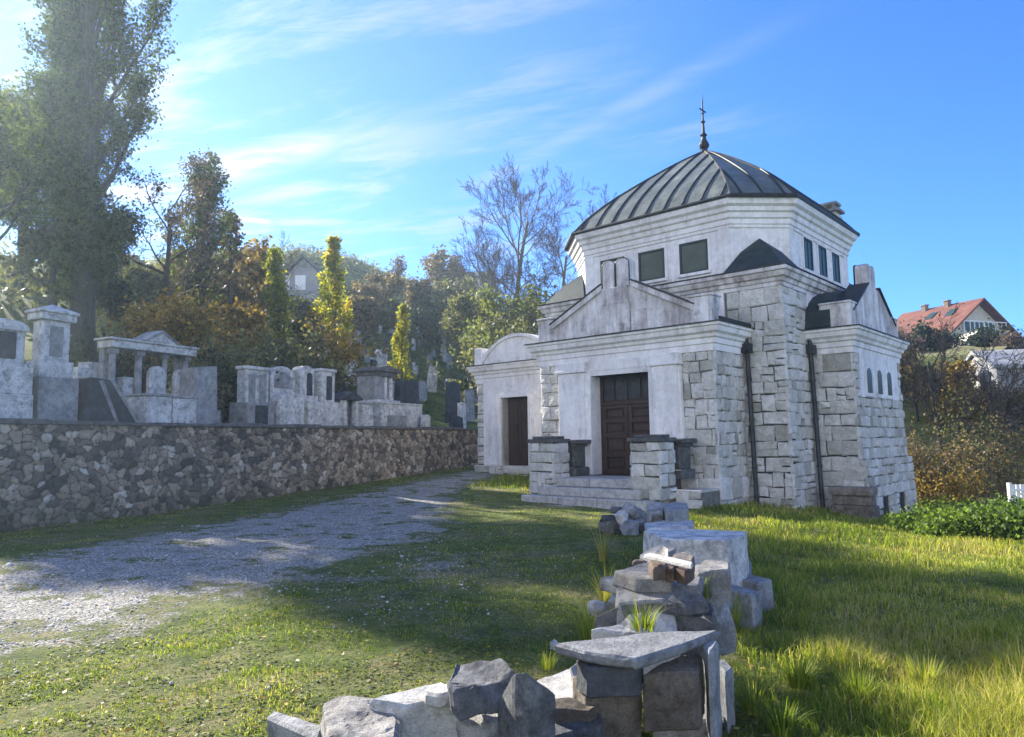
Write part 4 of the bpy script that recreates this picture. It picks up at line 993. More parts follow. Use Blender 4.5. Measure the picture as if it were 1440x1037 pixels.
W = g.W; zt = g.z(513); m = MB(); m.prism(arch(.02, W*.86, .2, zt, W*.28), .1, .5); t_ = g.part('tablet', m, 'white_stone')
m = MB(); m.prism(arch(W*.40, W*.74, g.z(556), zt-.22, .1), .08, .11); g.part('panel', m, 'dark_stone', t_)
m = MB(); m.box(-.05, W*.95, 0, .7, -.3, g.z(556)); m.prism([(0, -.3), (W*1.15, -.3), (W*1.1, g.z(585)), (W*.9, g.z(565)), (0, g.z(565))], -.3, 0); g.part('base', m, 'white_stone')
g = Mon(455, 477, 1.2); g.root('headstone', 'white stele with inset black panel on a sloped base')
W = g.W; zt = g.z(522); m = MB(); m.box(.02, W*.85, .1, .5, .2, zt); m.box(-.03, W*.9, .05, .55, zt, zt+.10); t_ = g.part('tablet', m, 'white_stone')
m = MB(); m.box(W*.30, W*.66, .085, .11, g.z(562), zt-.14); g.part('panel', m, 'dark_stone', t_)
m = MB(); m.prism([(-.05, -.3), (W*1.3, -.3), (W*1.2, g.z(590)), (W*.85, g.z(566)), (-.05, g.z(564))], -.1, .65); g.part('base', m, 'white_stone')
# small aedicule and its neighbours
g = Mon(485, 508, 1.0); g.root('tomb_aedicule', 'small dark-roofed tomb shrine with two pillars')
W = g.W; zt = g.z(562)
m = MB(); m.box(-.05, W, 0, .6, -.3, .12); g.part('base', m, 'grey_stone')
for a in (.02, W-.22):
    m = MB(); m.box(a, a+.18, .06, .26, .12, zt); g.part('pillar', m, 'white_stone')
m = MB(); m.box(.05, W-.08, .4, .5, .12, zt); g.part('back_wall', m, 'grey_stone')
m = MB(); m.prism([(-.1, zt), (W+.06, zt), (W+.02, zt+.08), (W*.5, g.z(549)), (-.06, zt+.08)], -.05, .65); g.part('roof', m, 'dark_stone')
g = Mon(508, 526, .9); g.root('tomb_box', 'small white box tomb right of the dark-roofed shrine', 'grave')
W = g.W; m = MB(); m.prism([(0, -.3), (W, -.3), (W*.88, g.z(570)), (.04, g.z(568))], 0, .8); g.part('box', m, 'white_stone'); m = MB(); m.box(.03, W*.86, -.02, .82, g.z(569), g.z(566)); g.part('lid', m, 'grey_stone')
# column monument
g = Mon(530, 558, 2.0); g.root('tomb_shrine', 'tall grey tomb shrine with columns and a flat dark roof')
W = g.W; zb_ = g.z(562); zt = g.z(528)
m = MB(); m.box(-.05, W+.1, -.1, 1.2, -.3, zb_); g.part('base', m, 'white_stone')
m = MB(); m.box(.02, W*.42, .1, 1.0, zb_, zt); m.box(W*.42, W*.95, .7, 1.0, zb_, zt); g.part('body', m, 'grey_stone')
for a in (.60, .88):
    m = MB(); m.lathe([(.14, zb_), (.12, zb_+.1), (.105, zt)], (W*a, .22, 0), 10); g.part('column', m, 'white_stone')
m = MB(); m.box(-.02, W+.06, .02, 1.05, zt, zt+.18); m.prism([(-.12, zt+.18), (W+.16, zt+.18), (W+.1, zt+.30), (W*.5, g.z(512)), (-.06, zt+.30)], -.1, 1.15); g.part('roof', m, 'pier_cap')
g = Mon(537, 594, 1.1); g.root('tomb_box', 'long white box tomb below the column shrine', 'grave')
W = g.W; m = MB(); m.box(0, W, 0, .8, -.3, g.z(568)); m.box(W*.55, W+.02, -.02, .82, g.z(568), g.z(565)); g.part('box', m, 'white_stone'); m = MB(); m.box(-.04, W*.54, -.04, .84, g.z(568), g.z(565)); g.part('lid', m, 'white_stone')
m = MB(); m.box(W*.12, W*.45, -.3, -.01, -.3, g.z(584)); g.part('step', m, 'grey_stone')
g = Mon(560, 592, 2.6); g.root('headstone', 'wide dark headstone behind the long white box tomb')
W = g.W; m = MB(); m.prism([(0, .1), (W, .1), (W*.9, g.z(536)), (W*.1, g.z(532))], 0, .3); g.part('tablet', m, 'dark_stone'); m = MB(); m.box(-.05, W+.05, -.05, .4, -.3, .15); g.part('base', m, 'grey_stone')
for (a, b, q, top, mt, lb) in ((597, 606, .7, 583, 'white_stone', 'little white stone low on the wall edge'), (630, 648, 4.0, 536, 'dark_stone', 'tall black headstone near the end of the wall'), (648, 656, 2.2, 566, 'white_stone', 'thin tilted pale stele near the chapel'), (657, 668, 4.6, 548, 'grey_stone', 'narrow grey stele close by the chapel'), (518, 530, 4.2, 540, 'white_stone', 'pale leaning headstone behind the dark-roofed shrine'), (312, 330, 2.6, 545, 'grey_stone', 'mossy grey headstone in the bushes right of the slanted one'), (636, 652, 1.0, 585, 'dark_stone', 'low dark grave kerb at the end of the wall')):
    g = Mon(a, b, q); g.root('headstone', lb); W = max(g.W, .25)
    m = MB(); m.prism([(0, .05), (W, .05), (W*.94, g.z(top)-.06), (W*.6, g.z(top)), (W*.06, g.z(top)-.03)], 0, .2); g.part('tablet', m, mt); m = MB(); m.box(-.05, W+.05, -.06, .28, -.3, .1); g.part('base', m, 'grey_stone')
# old gravestones up the slope: small and alike
hr = random.Random(21)
proto = []
for k in range(4):
    m = MB(); w_ = .55+.12*k; h_ = .8+.25*k
    if k % 2: m.prism([(-w_/2, -.3), (w_/2, -.3), (w_*.5, h_*.8), (w_*.3, h_), (-w_*.3, h_), (-w_*.5, h_*.8)], -.1, .1)
    else: m.prism([(-w_/2, -.3), (w_/2, -.3), (w_*.46, h_*.95), (-w_*.4, h_)], -.13, .13)
    proto.append(m)
spots = []
for _ in range(400):
    a_, q_ = hr.uniform(13, 46), hr.uniform(5.0, 22); x, y = xy(a_, q_)
    if y < 18 or x/y > -.03 or x/y < -.30: continue
    if any((x-u)**2+(y-v)**2 < 1.3 for u, v in spots): continue
    spots.append((x, y))
    if len(spots) >= 70: break
meshes = []
for i, (x, y) in enumerate(spots):
    k = i % 4; mt = ('white_stone', 'grey_stone', 'white_stone', 'grey_stone', 'dark_stone')[i % 5]
    if i < 20:
        o = proto[k].build('hillside_gravestone', M[mt], None, bevel=.02); meshes.append(o.data)
    else:
        o = bpy.data.objects.new('hillside_gravestone', meshes[hr.randrange(20)]); COL.objects.link(o)
    s_ = hr.uniform(.55, 1.0); o.location = (x, y, terrain(x, y)); o.scale = (s_, s_, s_)
    o.rotation_euler = (hr.uniform(-.12, .12), hr.uniform(-.1, .1), MROT+hr.uniform(-.25, .25))
    tag(o, 'small old gravestone among the bushes on the grassy slope', 'gravestone', 'small old gravestones scattered up the hillside')

# ================================================================= TREES AND BUSHES
def perp(d, rg):
    a = Vector((rg.gauss(0, 1), rg.gauss(0, 1), rg.gauss(0, 1))); a -= d*a.dot(d)
    return a.normalized() if a.length > 1e-6 else Vector((1, 0, 0))
def grow(rg, p, d, L, r, lv, P, out):
    # one branch: wandering, bending upward; out collects (level, points, radii)
    n = 7 if lv == 0 else 5 if lv < 3 else 3
    pts = [Vector(p)]; rad = [r]; d = d.normalized()
    tip = P.get('tip', .25) if lv else P.get('tip0', .12)
    for i in range(n):
        d = (d+perp(d, rg)*P['wander'][min(lv, len(P['wander'])-1)]+Vector((0, 0, P['up'][min(lv, len(P['up'])-1)]))).normalized()
        pts.append(pts[-1]+d*(L/n)); rad.append(r*(1-(1-tip)*(i+1)/n))
    out.append((lv, pts, rad))
    if lv >= P['levels']: return
    k = P['n'][lv]; k = max(1, int(round(k*rg.uniform(.8, 1.2))))
    for j in range(k):
        t = P['from'][lv]+(1-P['from'][lv])*(j+rg.random())/k
        t = min(t, .98); f = t*n; i = min(int(f), n-1); q = pts[i].lerp(pts[i+1], f-i)
        dd = (pts[i+1]-pts[i]).normalized(); ang = R(rg.gauss(P['ang'][lv], 8))
        cd = dd*math.cos(ang)+perp(dd, rg)*math.sin(ang)
        if lv == 0 and 'flat' in P: cd.z *= P['flat']
        shp = P['shape'](t) if lv == 0 else (1.05-.45*t)
        cl = P['len'][lv]*L*shp*rg.uniform(.75, 1.2)
        cr = min(rad[i]*P.get('rr', .5), rad[i]*.8)
        grow(rg, q, cd, cl, max(cr, P.get('rmin', .006)), lv+1, P, out)
def leaf_quads(C, size, rg, squash=1.0):
    n = len(C); a = rg.normal(size=(n, 3)); a /= np.linalg.norm(a, axis=1)[:, None]
    b = rg.normal(size=(n, 3)); b -= a*(a*b).sum(1)[:, None]; b /= np.linalg.norm(b, axis=1)[:, None]
    s = size*rg.uniform(.6, 1.35, (n, 1)); w = s*.62
    V = np.stack([C+a*s, C+b*w, C-a*s*.9, C-b*w], 1).reshape(-1, 3)
    return V, np.arange(4*n).reshape(n, 4)
def tree(name, x, y, H, r0, P, seed, leafmat, label, group, leaf=None, tint=(.5, .2), z=None, cat='tree', bark='bark', crown_lv=99, dirz=(0, 0, 1), twigname='twigs'):
    rg = random.Random(seed); nr = np.random.default_rng(seed)
    z = terrain(x, y) if z is None else z
    root = empty(name, (x, y, z-.1), 0, label, cat, group)
    out = []; grow(rg, (0, 0, 0), Vector(dirz), H, r0, 0, P, out)
    if P.get('stems'):
        for k in range(P['stems']):
            an = 6.283*k/P['stems']+rg.random(); grow(rg, (.25*math.cos(an), .25*math.sin(an), 0), Vector((.45*math.cos(an), .45*math.sin(an), 1)), H*rg.uniform(.65, .95), r0*.7, 0, P, out)
    a, b = MB(), MB()
    for lv, pts, rad in out:
        (a if lv < crown_lv else b).tube(pts, rad, 8 if lv == 0 else 4 if lv < 3 else 3, cap=False)
    a.build('trunk', M[bark], root, smooth=True, recalc=False)
    if b.v: b.build(twigname, M[bark], root, recalc=False)
    if leaf:
        cs = []; tn = []
        for lv, pts, rad in out:
            if lv < leaf['lv']: continue
            k = max(1, int(leaf['n']*rg.uniform(.5, 1.5))); base = rg.gauss(tint[0], tint[1])
            for _ in range(k):
                f = rg.uniform(.15, 1)*(len(pts)-1); i = min(int(f), len(pts)-2)
                q = pts[i].lerp(pts[i+1], f-i); j = leaf['jit']
                if q.z < leaf.get('zmin', 0): continue
                cs.append((q.x+rg.gauss(0, j), q.y+rg.gauss(0, j), q.z+rg.gauss(0, j*.8))); tn.append(base+rg.gauss(0, .13))
        if cs:
            V, Q = leaf_quads(np.array(cs), leaf['size'], nr)
            np_mesh('crown', V, Q, M[leafmat], np.repeat(np.clip(tn, 0, 1), 4), root)
    return root
def px_xy(px, Y):
    d = ray(px, 610); return d.x/d.y*Y
def tree_at(name, px, Y, ytop, *a, **k):
    x = px_xy(px, Y); z = terrain(x, Y); H = at_depth(px, ytop, Y).z-z
    return tree(name, x, Y, H, *a, z=z, **k)
POP = dict(levels=3, n=[34, 7, 5], ang=[26, 30, 38], len=[.42, .40, .42], wander=[.03, .10, .16], up=[.02, .12, .12], shape=lambda t: 1.15-.75*t if t > .15 else .7, rr=.42, tip0=.15)
POP['from'] = [.10, .2, .2]
SMALLPOP = dict(levels=2, n=[26, 5], ang=[30, 35], len=[.27, .42], wander=[.03, .14], up=[.02, .16], shape=lambda t: (.5+1.7*t if t < .3 else 1.3-1.22*t), rr=.4); SMALLPOP['from'] = [.10, .2]
ROUND = dict(levels=3, n=[11, 6, 5], ang=[52, 42, 42], len=[.52, .5, .48], wander=[.06, .14, .2], up=[.03, .05, .04], shape=lambda t: 1.1-.5*t, rr=.55, tip0=.3); ROUND['from'] = [.28, .3, .2]
BARE = dict(levels=4, n=[10, 7, 6, 4], ang=[44, 36, 36, 38], len=[.62, .52, .45, .45], wander=[.06, .13, .17, .2], up=[.03, .07, .05, .04], shape=lambda t: 1.08-.45*t, rr=.52, tip0=.3, rmin=.012); BARE['from'] = [.25, .25, .2, .15]
BUSH = dict(levels=2, n=[7, 5], ang=[38, 42], len=[.6, .5], wander=[.12, .2], up=[.05, .05], shape=lambda t: 1.0-.3*t, rr=.6, stems=7); BUSH['from'] = [.08, .1]
CONIC = dict(levels=2, n=[44, 6], ang=[78, 50], len=[.34, .35], wander=[.02, .1], up=[.0, .02], shape=lambda t: 1.12-1.05*t, rr=.35); CONIC['from'] = [.08, .15]

# tall poplar at the left, its crown leaving the picture
px_ = px_xy(110, 25); zt_ = terrain(px_, 25)
BIG = dict(levels=3, n=[52, 9, 6], ang=[20, 30, 42], len=[.30, .32, .42], wander=[.02, .08, .15], up=[.02, .11, .10], shape=lambda t: (.42+1.35*t) if t < .45 else 1.45-.85*t, rr=.38, tip0=.12); BIG['from'] = [.045, .2, .15]
tree('poplar_tree', px_, 25, 23, .44, BIG, 5, 'leaf_green', 'giant dark poplar towering over the monuments, its top out of the picture', None, dict(lv=2, n=44, jit=.21, size=.066, zmin=1.2), (.42, .22))
tree_at('broadleaf_tree', 22, 34, 172, .26, ROUND, 11, 'leaf_light', 'loose light green tree at the far left before the giant poplar', 'trees on the hillside', dict(lv=1, n=120, jit=.5, size=.085), (.5, .25))
tree_at('broadleaf_tree', -24, 26, 172, .2, ROUND, 44, 'leaf_light', 'leafy light green tree cut by the left edge of the picture', 'trees on the hillside', dict(lv=2, n=46, jit=.26, size=.075), (.5, .25))
tree_at('broadleaf_tree', 66, 30, 330, .2, ROUND, 12, 'leaf_olive', 'olive green tree filling in behind the giant poplar', 'trees on the hillside', dict(lv=2, n=14, jit=.22, size=.11), (.45, .25))
tree_at('poplar_tree', 279, 33, 250, .15, POP, 13, 'leaf_green', 'slim dark green poplar with sparse pointed tip', 'trees on the hillside', dict(lv=2, n=8, jit=.12, size=.075, zmin=1), (.6, .22))
tree_at('plum_tree', 226, 30, 292, .17, ROUND, 14, 'leaf_purple', 'purple-brown half bare tree between the giant and slim poplars', 'trees on the hillside', dict(lv=2, n=11, jit=.16, size=.062), (.5, .25))
tree_at('broadleaf_tree', 318, 36, 300, .18, CONIC, 15, 'leaf_brown', 'russet conical tree right of the slim dark poplar', 'trees on the hillside', dict(lv=2, n=9, jit=.14, size=.12), (.5, .25))
tree_at('broadleaf_tree', 350, 40, 372, .15, ROUND, 16, 'leaf_orange', 'orange-brown low tree left of the pale green poplar', 'trees on the hillside', dict(lv=2, n=12, jit=.25, size=.13), (.35, .25))
tree_at('poplar_tree', 391, 37, 352, .10, SMALLPOP, 17, 'leaf_yellow', 'young pale green poplar beside the hilltop house', 'trees on the hillside', dict(lv=1, n=26, jit=.15, size=.085, zmin=.6), (.26, .20))
tree_at('poplar_tree', 466, 38, 336, .11, SMALLPOP, 18, 'leaf_yellow', 'tallest of the young yellow-green poplars', 'trees on the hillside', dict(lv=1, n=30, jit=.15, size=.088, zmin=.5), (.45, .26))
tree_at('poplar_tree', 566, 39, 428, .06, SMALLPOP, 19, 'leaf_yellow', 'small slender yellow poplar above the column shrine', 'trees on the hillside', dict(lv=1, n=17, jit=.10, size=.075, zmin=.2), (.5, .24))
tree_at('bare_tree', 384, 46, 372, .12, BARE, 20, 'leaf_brown', 'thin bare tree rising beyond the pale green poplar', 'trees on the hillside', None, crown_lv=3, bark='bark_pale')
tree_at('broadleaf_tree', 548, 62, 392, .26, BARE, 21, 'leaf_brown', 'broad brown rounded tree on the skyline right of the yellow poplar', 'trees on the hillside', dict(lv=3, n=2.4, jit=.25, size=.13), (.5, .25), crown_lv=3)
tree_at('broadleaf_tree', 512, 58, 416, .22, BARE, 22, 'leaf_brown', 'russet twiggy tree just behind the tallest yellow poplar', 'trees on the hillside', dict(lv=3, n=2.4, jit=.25, size=.13), (.62, .25), crown_lv=3)
tree_at('broadleaf_tree', 590, 66, 412, .22, BARE, 23, 'leaf_brown', 'grey-brown twiggy tree behind the small slender poplar', 'trees on the hillside', dict(lv=3, n=2.0, jit=.25, size=.13), (.3, .22), crown_lv=3)
tree_at('broadleaf_tree', 640, 64, 410, .2, ROUND, 24, 'leaf_olive', 'grey-green spreading tree left of the big bare tree', 'trees on the hillside', dict(lv=2, n=11, jit=.4, size=.16), (.55, .25))
BIGBARE = dict(BARE); BIGBARE['n'] = [18, 10, 8, 8]; BIGBARE['ang'] = [52, 36, 36, 38]; BIGBARE['from'] = [.30, .22, .2, .15]; BIGBARE['len'] = [.58, .50, .45, .5]; BIGBARE['tip0'] = .3; BIGBARE['rr'] = .42; BIGBARE['rmin'] = .012
tree_at('bare_tree', 712, 50, 304, .30, BIGBARE, 31, 'leaf_brown', 'large leafless tree spreading on the skyline left of the chapel', 'trees on the hillside', None, crown_lv=3, bark='bark_pale')
tree_at('bare_tree', 778, 46, 362, .22, BIGBARE, 26, 'leaf_brown', 'leafless tree leaning out close behind the chapel', 'trees on the hillside', None, crown_lv=3, dirz=(.06, 0, 1), bark='bark_pale')
tree_at('bare_tree', 668, 58, 400, .15, BARE, 27, 'leaf_brown', 'low leafless tree left of the large one', 'trees on the hillside', None, crown_lv=3, bark='bark_pale')
tree_at('broadleaf_tree', 716, 46, 428, .15, ROUND, 28, 'leaf_light', 'yellowish green tree under the large leafless one', 'trees on the hillside', dict(lv=2, n=12, jit=.3, size=.13), (.75, .22))
tree_at('broadleaf_tree', 680, 52, 440, .15, ROUND, 29, 'leaf_olive', 'dusty green tree left of the yellowish one', 'trees on the hillside', dict(lv=2, n=12, jit=.3, size=.13), (.6, .25))
tree_at('broadleaf_tree', 764, 44, 434, .15, ROUND, 30, 'leaf_olive', 'olive tree just left of the chapel drum', 'trees on the hillside', dict(lv=2, n=12, jit=.3, size=.13), (.5, .25))
tree_at('broadleaf_tree', 618, 78, 372, .2, ROUND, 32, 'leaf_brown', 'brown tree on the ridge before the grey roofs', 'trees on the hillside', dict(lv=2, n=10, jit=.4, size=.18), (.45, .25))
# filler wood on the slope, each tree its own
fill = [(126, 46, 392, 'leaf_olive', 'olive tree on the ridge left of the giant poplar trunk'), (176, 48, 372, 'leaf_brown', 'brown tree on the ridge between the giant poplar and the purple-brown tree'), (330, 56, 392, 'leaf_brown', 'brown tree on the ridge behind the russet conical one'), (60, 44, 396, 'leaf_olive', 'dull tree on the ridge behind the loose light green one'), (376, 58, 398, 'leaf_brown', 'brown tree on the ridge left of the hilltop house'), (150, 34, 405, 'leaf_dark', 'low dark tree right behind the giant poplar trunk'), (196, 38, 392, 'leaf_olive', 'olive tree behind the purple-brown one'), (250, 40, 372, 'leaf_brown', 'brown tree behind the slim dark poplar'),
        (300, 44, 396, 'leaf_olive', 'dull green tree below the russet conical one'), (428, 48, 436, 'leaf_olive', 'dull green tree under the hilltop house'), (504, 54, 432, 'leaf_brown', 'brown shrubby tree right below the russet twiggy one'),
        (604, 58, 436, 'leaf_dark', 'dark low tree right of the small slender poplar'), (644, 62, 440, 'leaf_dark', 'dark green low tree above the black headstone'), (684, 60, 442, 'leaf_dark', 'dark green low tree behind the west wing pediment'),
        (20, 34, 420, 'leaf_dark', 'dark low tree at the left edge behind the white tomb'), (340, 33, 448, 'leaf_orange', 'ochre shrubby tree behind the slanted headstone'), (226, 24, 440, 'leaf_orange', 'ochre low tree right behind the colonnade'),
        (540, 60, 430, 'leaf_olive', 'olive low tree left of the small slender poplar'), (414, 40, 470, 'leaf_olive', 'olive low tree between the two young poplars')]
for i, (p, Y, yt, mt, lb) in enumerate(fill):
    tree_at('broadleaf_tree', p, Y, yt, .10, ROUND, 60+i, mt, lb, 'trees on the hillside', dict(lv=2, n=13, jit=.28, size=.0031*Y), (.45, .25))
shr = [(140, 20.5, 478, 'leaf_dark', 'dark shrub behind the black leaning slab'), (312, 22, 488, 'leaf_olive', 'grey-green shrub behind the slanted headstone'), (330, 22.5, 500, 'leaf_dark', 'dark shrub left of the two-niche headstone'), (372, 30, 478, 'leaf_olive', 'olive shrub above the two-niche headstone'),
       (440, 30, 490, 'leaf_olive', 'olive shrub behind the tall stele'), (470, 33, 470, 'leaf_orange', 'ochre shrub at the foot of the tallest yellow poplar'), (700, 44, 470, 'leaf_olive', 'olive shrub over the west wing pediment'), (180, 21.5, 490, 'leaf_brown', 'brown shrub left behind the colonnade')]
for i, (p, Y, yt, mt, lb) in enumerate(shr):
    tree_at('shrub', p, Y, yt, .035, BUSH, 90+i, mt, lb, 'shrubs among the graves', dict(lv=2, n=9, jit=.14, size=.0030*Y), (.5, .25), cat='shrub')

nr_ = np.random.default_rng(77); n_ = 60000
A_, Q_ = nr_.uniform(-6, 95, n_), 4.5+nr_.random(n_)**.8*46
kk = np.sin(A_*.33+Q_*.21)+np.sin(Q_*.47-A_*.19)+nr_.normal(0, .8, n_) > -.35; A_, Q_ = A_[kk], Q_[kk]; ux, uy = xy(A_, Q_); uz = hill_z(A_, Q_)+nr_.random(len(A_))**2*1.0
Vu, Qu = leaf_quads(np.stack([ux, uy, uz], 1), .17, nr_); tu = np.clip(.5+.35*np.sin(A_*.9+Q_*.5)+nr_.normal(0, .2, len(A_)), 0, 1)
tag(np_mesh('undergrowth', Vu, Qu, M['leaf_olive'], np.repeat(tu, 4)), kind='stuff')

# right side: slope below the red-roofed house
rs = [('bare_tree', 1326, 30, 505, .10, BARE, 'leaf_brown', 'bare brown tree on the slope right of the chapel', None, 'bark'),
      ('bare_tree', 1400, 28, 520, .11, BARE, 'leaf_brown', 'dark bare tree near the right edge below the hedge', None, 'bark'),
      ('broadleaf_tree', 1292, 34, 512, .08, ROUND, 'leaf_brown', 'russet shrubby tree tucked beside the east wing', dict(lv=2, n=6, jit=.2, size=.085), 'bark'),
      ('broadleaf_tree', 1355, 35, 516, .08, ROUND, 'leaf_orange', 'ochre shrubby tree below the dry bank', dict(lv=2, n=5, jit=.2, size=.085), 'bark'),
      ('broadleaf_tree', 1428, 31, 560, .08, ROUND, 'leaf_brown', 'dull brown shrubby tree at the right edge', dict(lv=2, n=6, jit=.2, size=.085), 'bark'),
      ('shrub', 1296, 25, 612, .03, BUSH, 'leaf_brown', 'brown shrub at the corner of the east wing', dict(lv=2, n=8, jit=.12, size=.06), 'bark'),
      ('shrub', 1318, 24, 660, .03, BUSH, 'leaf_orange', 'golden orange shrub low beside the east wing', dict(lv=2, n=8, jit=.12, size=.055), 'bark'),
      ('shrub', 1348, 27, 590, .03, BUSH, 'leaf_olive', 'olive twiggy shrub between the two bare trees', dict(lv=2, n=6, jit=.14, size=.06), 'bark'),
      ('shrub', 1386, 26, 610, .03, BUSH, 'leaf_brown', 'brown twiggy shrub left of the white gate', dict(lv=2, n=6, jit=.14, size=.06), 'bark'),
      ('shrub', 1424, 27, 600, .03, BUSH, 'leaf_olive', 'olive shrub above the white gate', dict(lv=2, n=7, jit=.14, size=.06), 'bark'),
      ('shrub', 1340, 33, 545, .03, BUSH, 'leaf_orange', 'ochre shrub under the dry bank', dict(lv=2, n=7, jit=.16, size=.07), 'bark'),
      ('shrub', 1378, 34, 540, .03, BUSH, 'leaf_brown', 'rusty shrub under the hedge', dict(lv=2, n=7, jit=.16, size=.07), 'bark'),
      ('shrub', 1310, 36, 530, .03, BUSH, 'leaf_brown', 'rusty shrub below the dark round bush', dict(lv=2, n=7, jit=.16, size=.07), 'bark'),
      ('shrub', 1322, 49, 462, .04, BUSH, 'leaf_dark', 'dark round bush before the red-roofed house', dict(lv=2, n=16, jit=.25, size=.11), 'bark'),
      ('shrub', 1402, 46, 470, .04, BUSH, 'leaf_dark', 'dark hedge bush right of the white gabled shed', dict(lv=2, n=16, jit=.25, size=.10), 'bark'),
      ('shrub', 1432, 44, 478, .04, BUSH, 'leaf_purple', 'purplish dark hedge bush at the right edge', dict(lv=2, n=16, jit=.25, size=.10), 'bark'),
      ('shrub', 1278, 47, 470, .04, BUSH, 'leaf_purple', 'dark shrub at the left corner of the red-roofed house', dict(lv=2, n=10, jit=.25, size=.10), 'bark')]
for i, (nm, p, Y, yt, r0, P, mt, lb, lf, bk) in enumerate(rs):
    tree_at(nm, p, Y, yt, r0, P, 130+i, mt, lb, 'bushes and trees on the slope right of the chapel', lf, (.5, .25), cat='tree' if 'tree' in nm else 'shrub', bark=bk, crown_lv=3 if nm == 'bare_tree' else 99)
# leafy weeds at the right, by the corner of the east wing
for i, (p, Y, h) in enumerate(((1296, 13.6, .42), (1318, 13.4, .5), (1342, 13.2, .45), (1366, 13.0, .5), (1392, 12.8, .52), (1418, 12.6, .55), (1444, 12.4, .55), (1330, 12.2, .35), (1356, 12.0, .42), (1384, 11.8, .42), (1412, 11.6, .46), (1440, 11.4, .46), (1372, 14.2, .5), (1404, 14.0, .55), (1434, 13.8, .6))):
    x = px_xy(p, Y)
    tree('nettle_clump', x, Y, h, .012, BUSH, 160+i, 'leaf_fresh', 'bright green leafy clump of weeds at the foot of the right slope', 'leafy weeds along the foot of the right slope', dict(lv=1, n=15, jit=.12, size=.036), (.35+.3*((i*7) % 5)/4, .25), cat='weeds', bark='bark_pale')

# ================================================================= HOUSES
def house(label, x, y, z, rz, L, D, H, RH, mats, over=.5, group=None):
    r = empty('house', (x, y, z), rz, label, 'house', group)
    wm, rm = mats
    m = MB(); m.box(0, L, 0, D, -2, H); m.prism([(0, H), (D, H), (D/2, H+RH-.1)], 0, L, 'x'); m.build('wall', M[wm], r)
    m = MB(); t = .18; k = RH/(D/2)
    for s in (0, 1):
        a0, a1 = (-over, D/2) if s == 0 else (D/2, D+over)
        zf = (lambda v: H+min(v, D-v)*k)
        m.add([(-over, a0, zf(a0)), (L+over, a0, zf(a0)), (L+over, a1, zf(a1)), (-over, a1, zf(a1)), (-over, a0, zf(a0)+t), (L+over, a0, zf(a0)+t), (L+over, a1, zf(a1)+t), (-over, a1, zf(a1)+t)], [(3,2,1,0),(4,5,6,7),(0,1,5,4),(1,2,6,5),(2,3,7,6),(3,0,4,7)])
    ro = m.build('roof', M[rm], r)
    return r, ro
def win(r, x0, x1, z0, z1, face, pos):
    m = MB(); fr = .08
    if face == 'y': m.box(x0, x1, pos-.06, pos+.1, z0, z1)
    else: m.box(pos-.1, pos+.06, x0, x1, z0, z1)
    w = m.build('window', M['paint'], r); m = MB()
    mid = (x0+x1)/2
    for a, b in ((x0+fr, mid-.03), (mid+.03, x1-fr)):
        if face == 'y': m.box(a, b, pos-.075, pos, z0+fr, z1-fr)
        else: m.box(pos, pos+.075, a, b, z0+fr, z1-fr)
    m.build('pane', M['glass'], w)
# red-roofed house: gable toward the right
Yh = 60; p0 = at_depth(1240, 488, Yh+3); p1 = at_depth(1334, 488, Yh-3)
rz = math.atan2(p1.y-p0.y, p1.x-p0.x); Lh = math.hypot(p1.x-p0.x, p1.y-p0.y)
zb = min(p0.z, terrain(p0.x, p0.y))-.2
zf = at_depth(1334, 466, Yh-3).z-zb; zr = at_depth(1364, 428, Yh-.5).z-zb
h1, r1 = house('long house with a red tiled roof and white attic balcony', p0.x, p0.y, zb, rz, Lh, 7.0, zf, zr-zf, ('render', 'tile'), .7)
win(h1, Lh*.70, Lh*.88, zf-1.7, zf-.6, 'y', 0); win(h1, Lh*.2, Lh*.34, zf-1.7, zf-.6, 'y', 0)
win(h1, 1.0, 2.4, zf-1.9, zf-.5, 'x', Lh); win(h1, 4.6, 6.0, zf-1.9, zf-.5, 'x', Lh)
m = MB(); m.box(Lh-.02, Lh+.12, 1.7, 5.3, zf-.04, zf+.95); m.box(Lh+.0, Lh+.9, 1.4, 5.6, zf-.25, zf-.05); bal = m.build('attic_front', M['house_white'], h1)
m = MB()
for k in range(3): m.box(Lh+.1, Lh+.16, 1.85+k*1.15, 2.8+k*1.15, zf+.1, zf+.85)
m.build('pane', M['glass'], bal)
m = MB()
for k in range(9): m.box(Lh+.84, Lh+.88, 1.42+k*.51, 1.48+k*.51, zf-.05, zf+.75)
m.box(Lh+.82, Lh+.9, 1.4, 5.6, zf+.75, zf+.82); m.build('railing', M['house_white'], h1)
for fx in (.28, .62):
    m = MB(); m.box(Lh*fx-.2, Lh*fx+.2, 3.1, 3.5, zr-.9, zr+.45); c_ = m.build('chimney', M['brick'], r1); m = MB(); m.box(Lh*fx-.26, Lh*fx+.26, 3.04, 3.56, zr+.45, zr+.53); m.build('cap', M['grey_stone'], c_)
for fx in (.45, .74):
    m = MB(); yy = 1.8; k = (zr-zf)/3.5; m.add([(Lh*fx, yy, zf+yy*k+.2), (Lh*fx+.7, yy, zf+yy*k+.2), (Lh*fx+.7, yy+.8, zf+(yy+.8)*k+.2), (Lh*fx, yy+.8, zf+(yy+.8)*k+.2), (Lh*fx, yy, zf+yy*k+.26), (Lh*fx+.7, yy, zf+yy*k+.26), (Lh*fx+.7, yy+.8, zf+(yy+.8)*k+.26), (Lh*fx, yy+.8, zf+(yy+.8)*k+.26)], [(3,2,1,0),(4,5,6,7),(0,1,5,4),(1,2,6,5),(2,3,7,6),(3,0,4,7)]); m.build('skylight', M['glass'], r1)
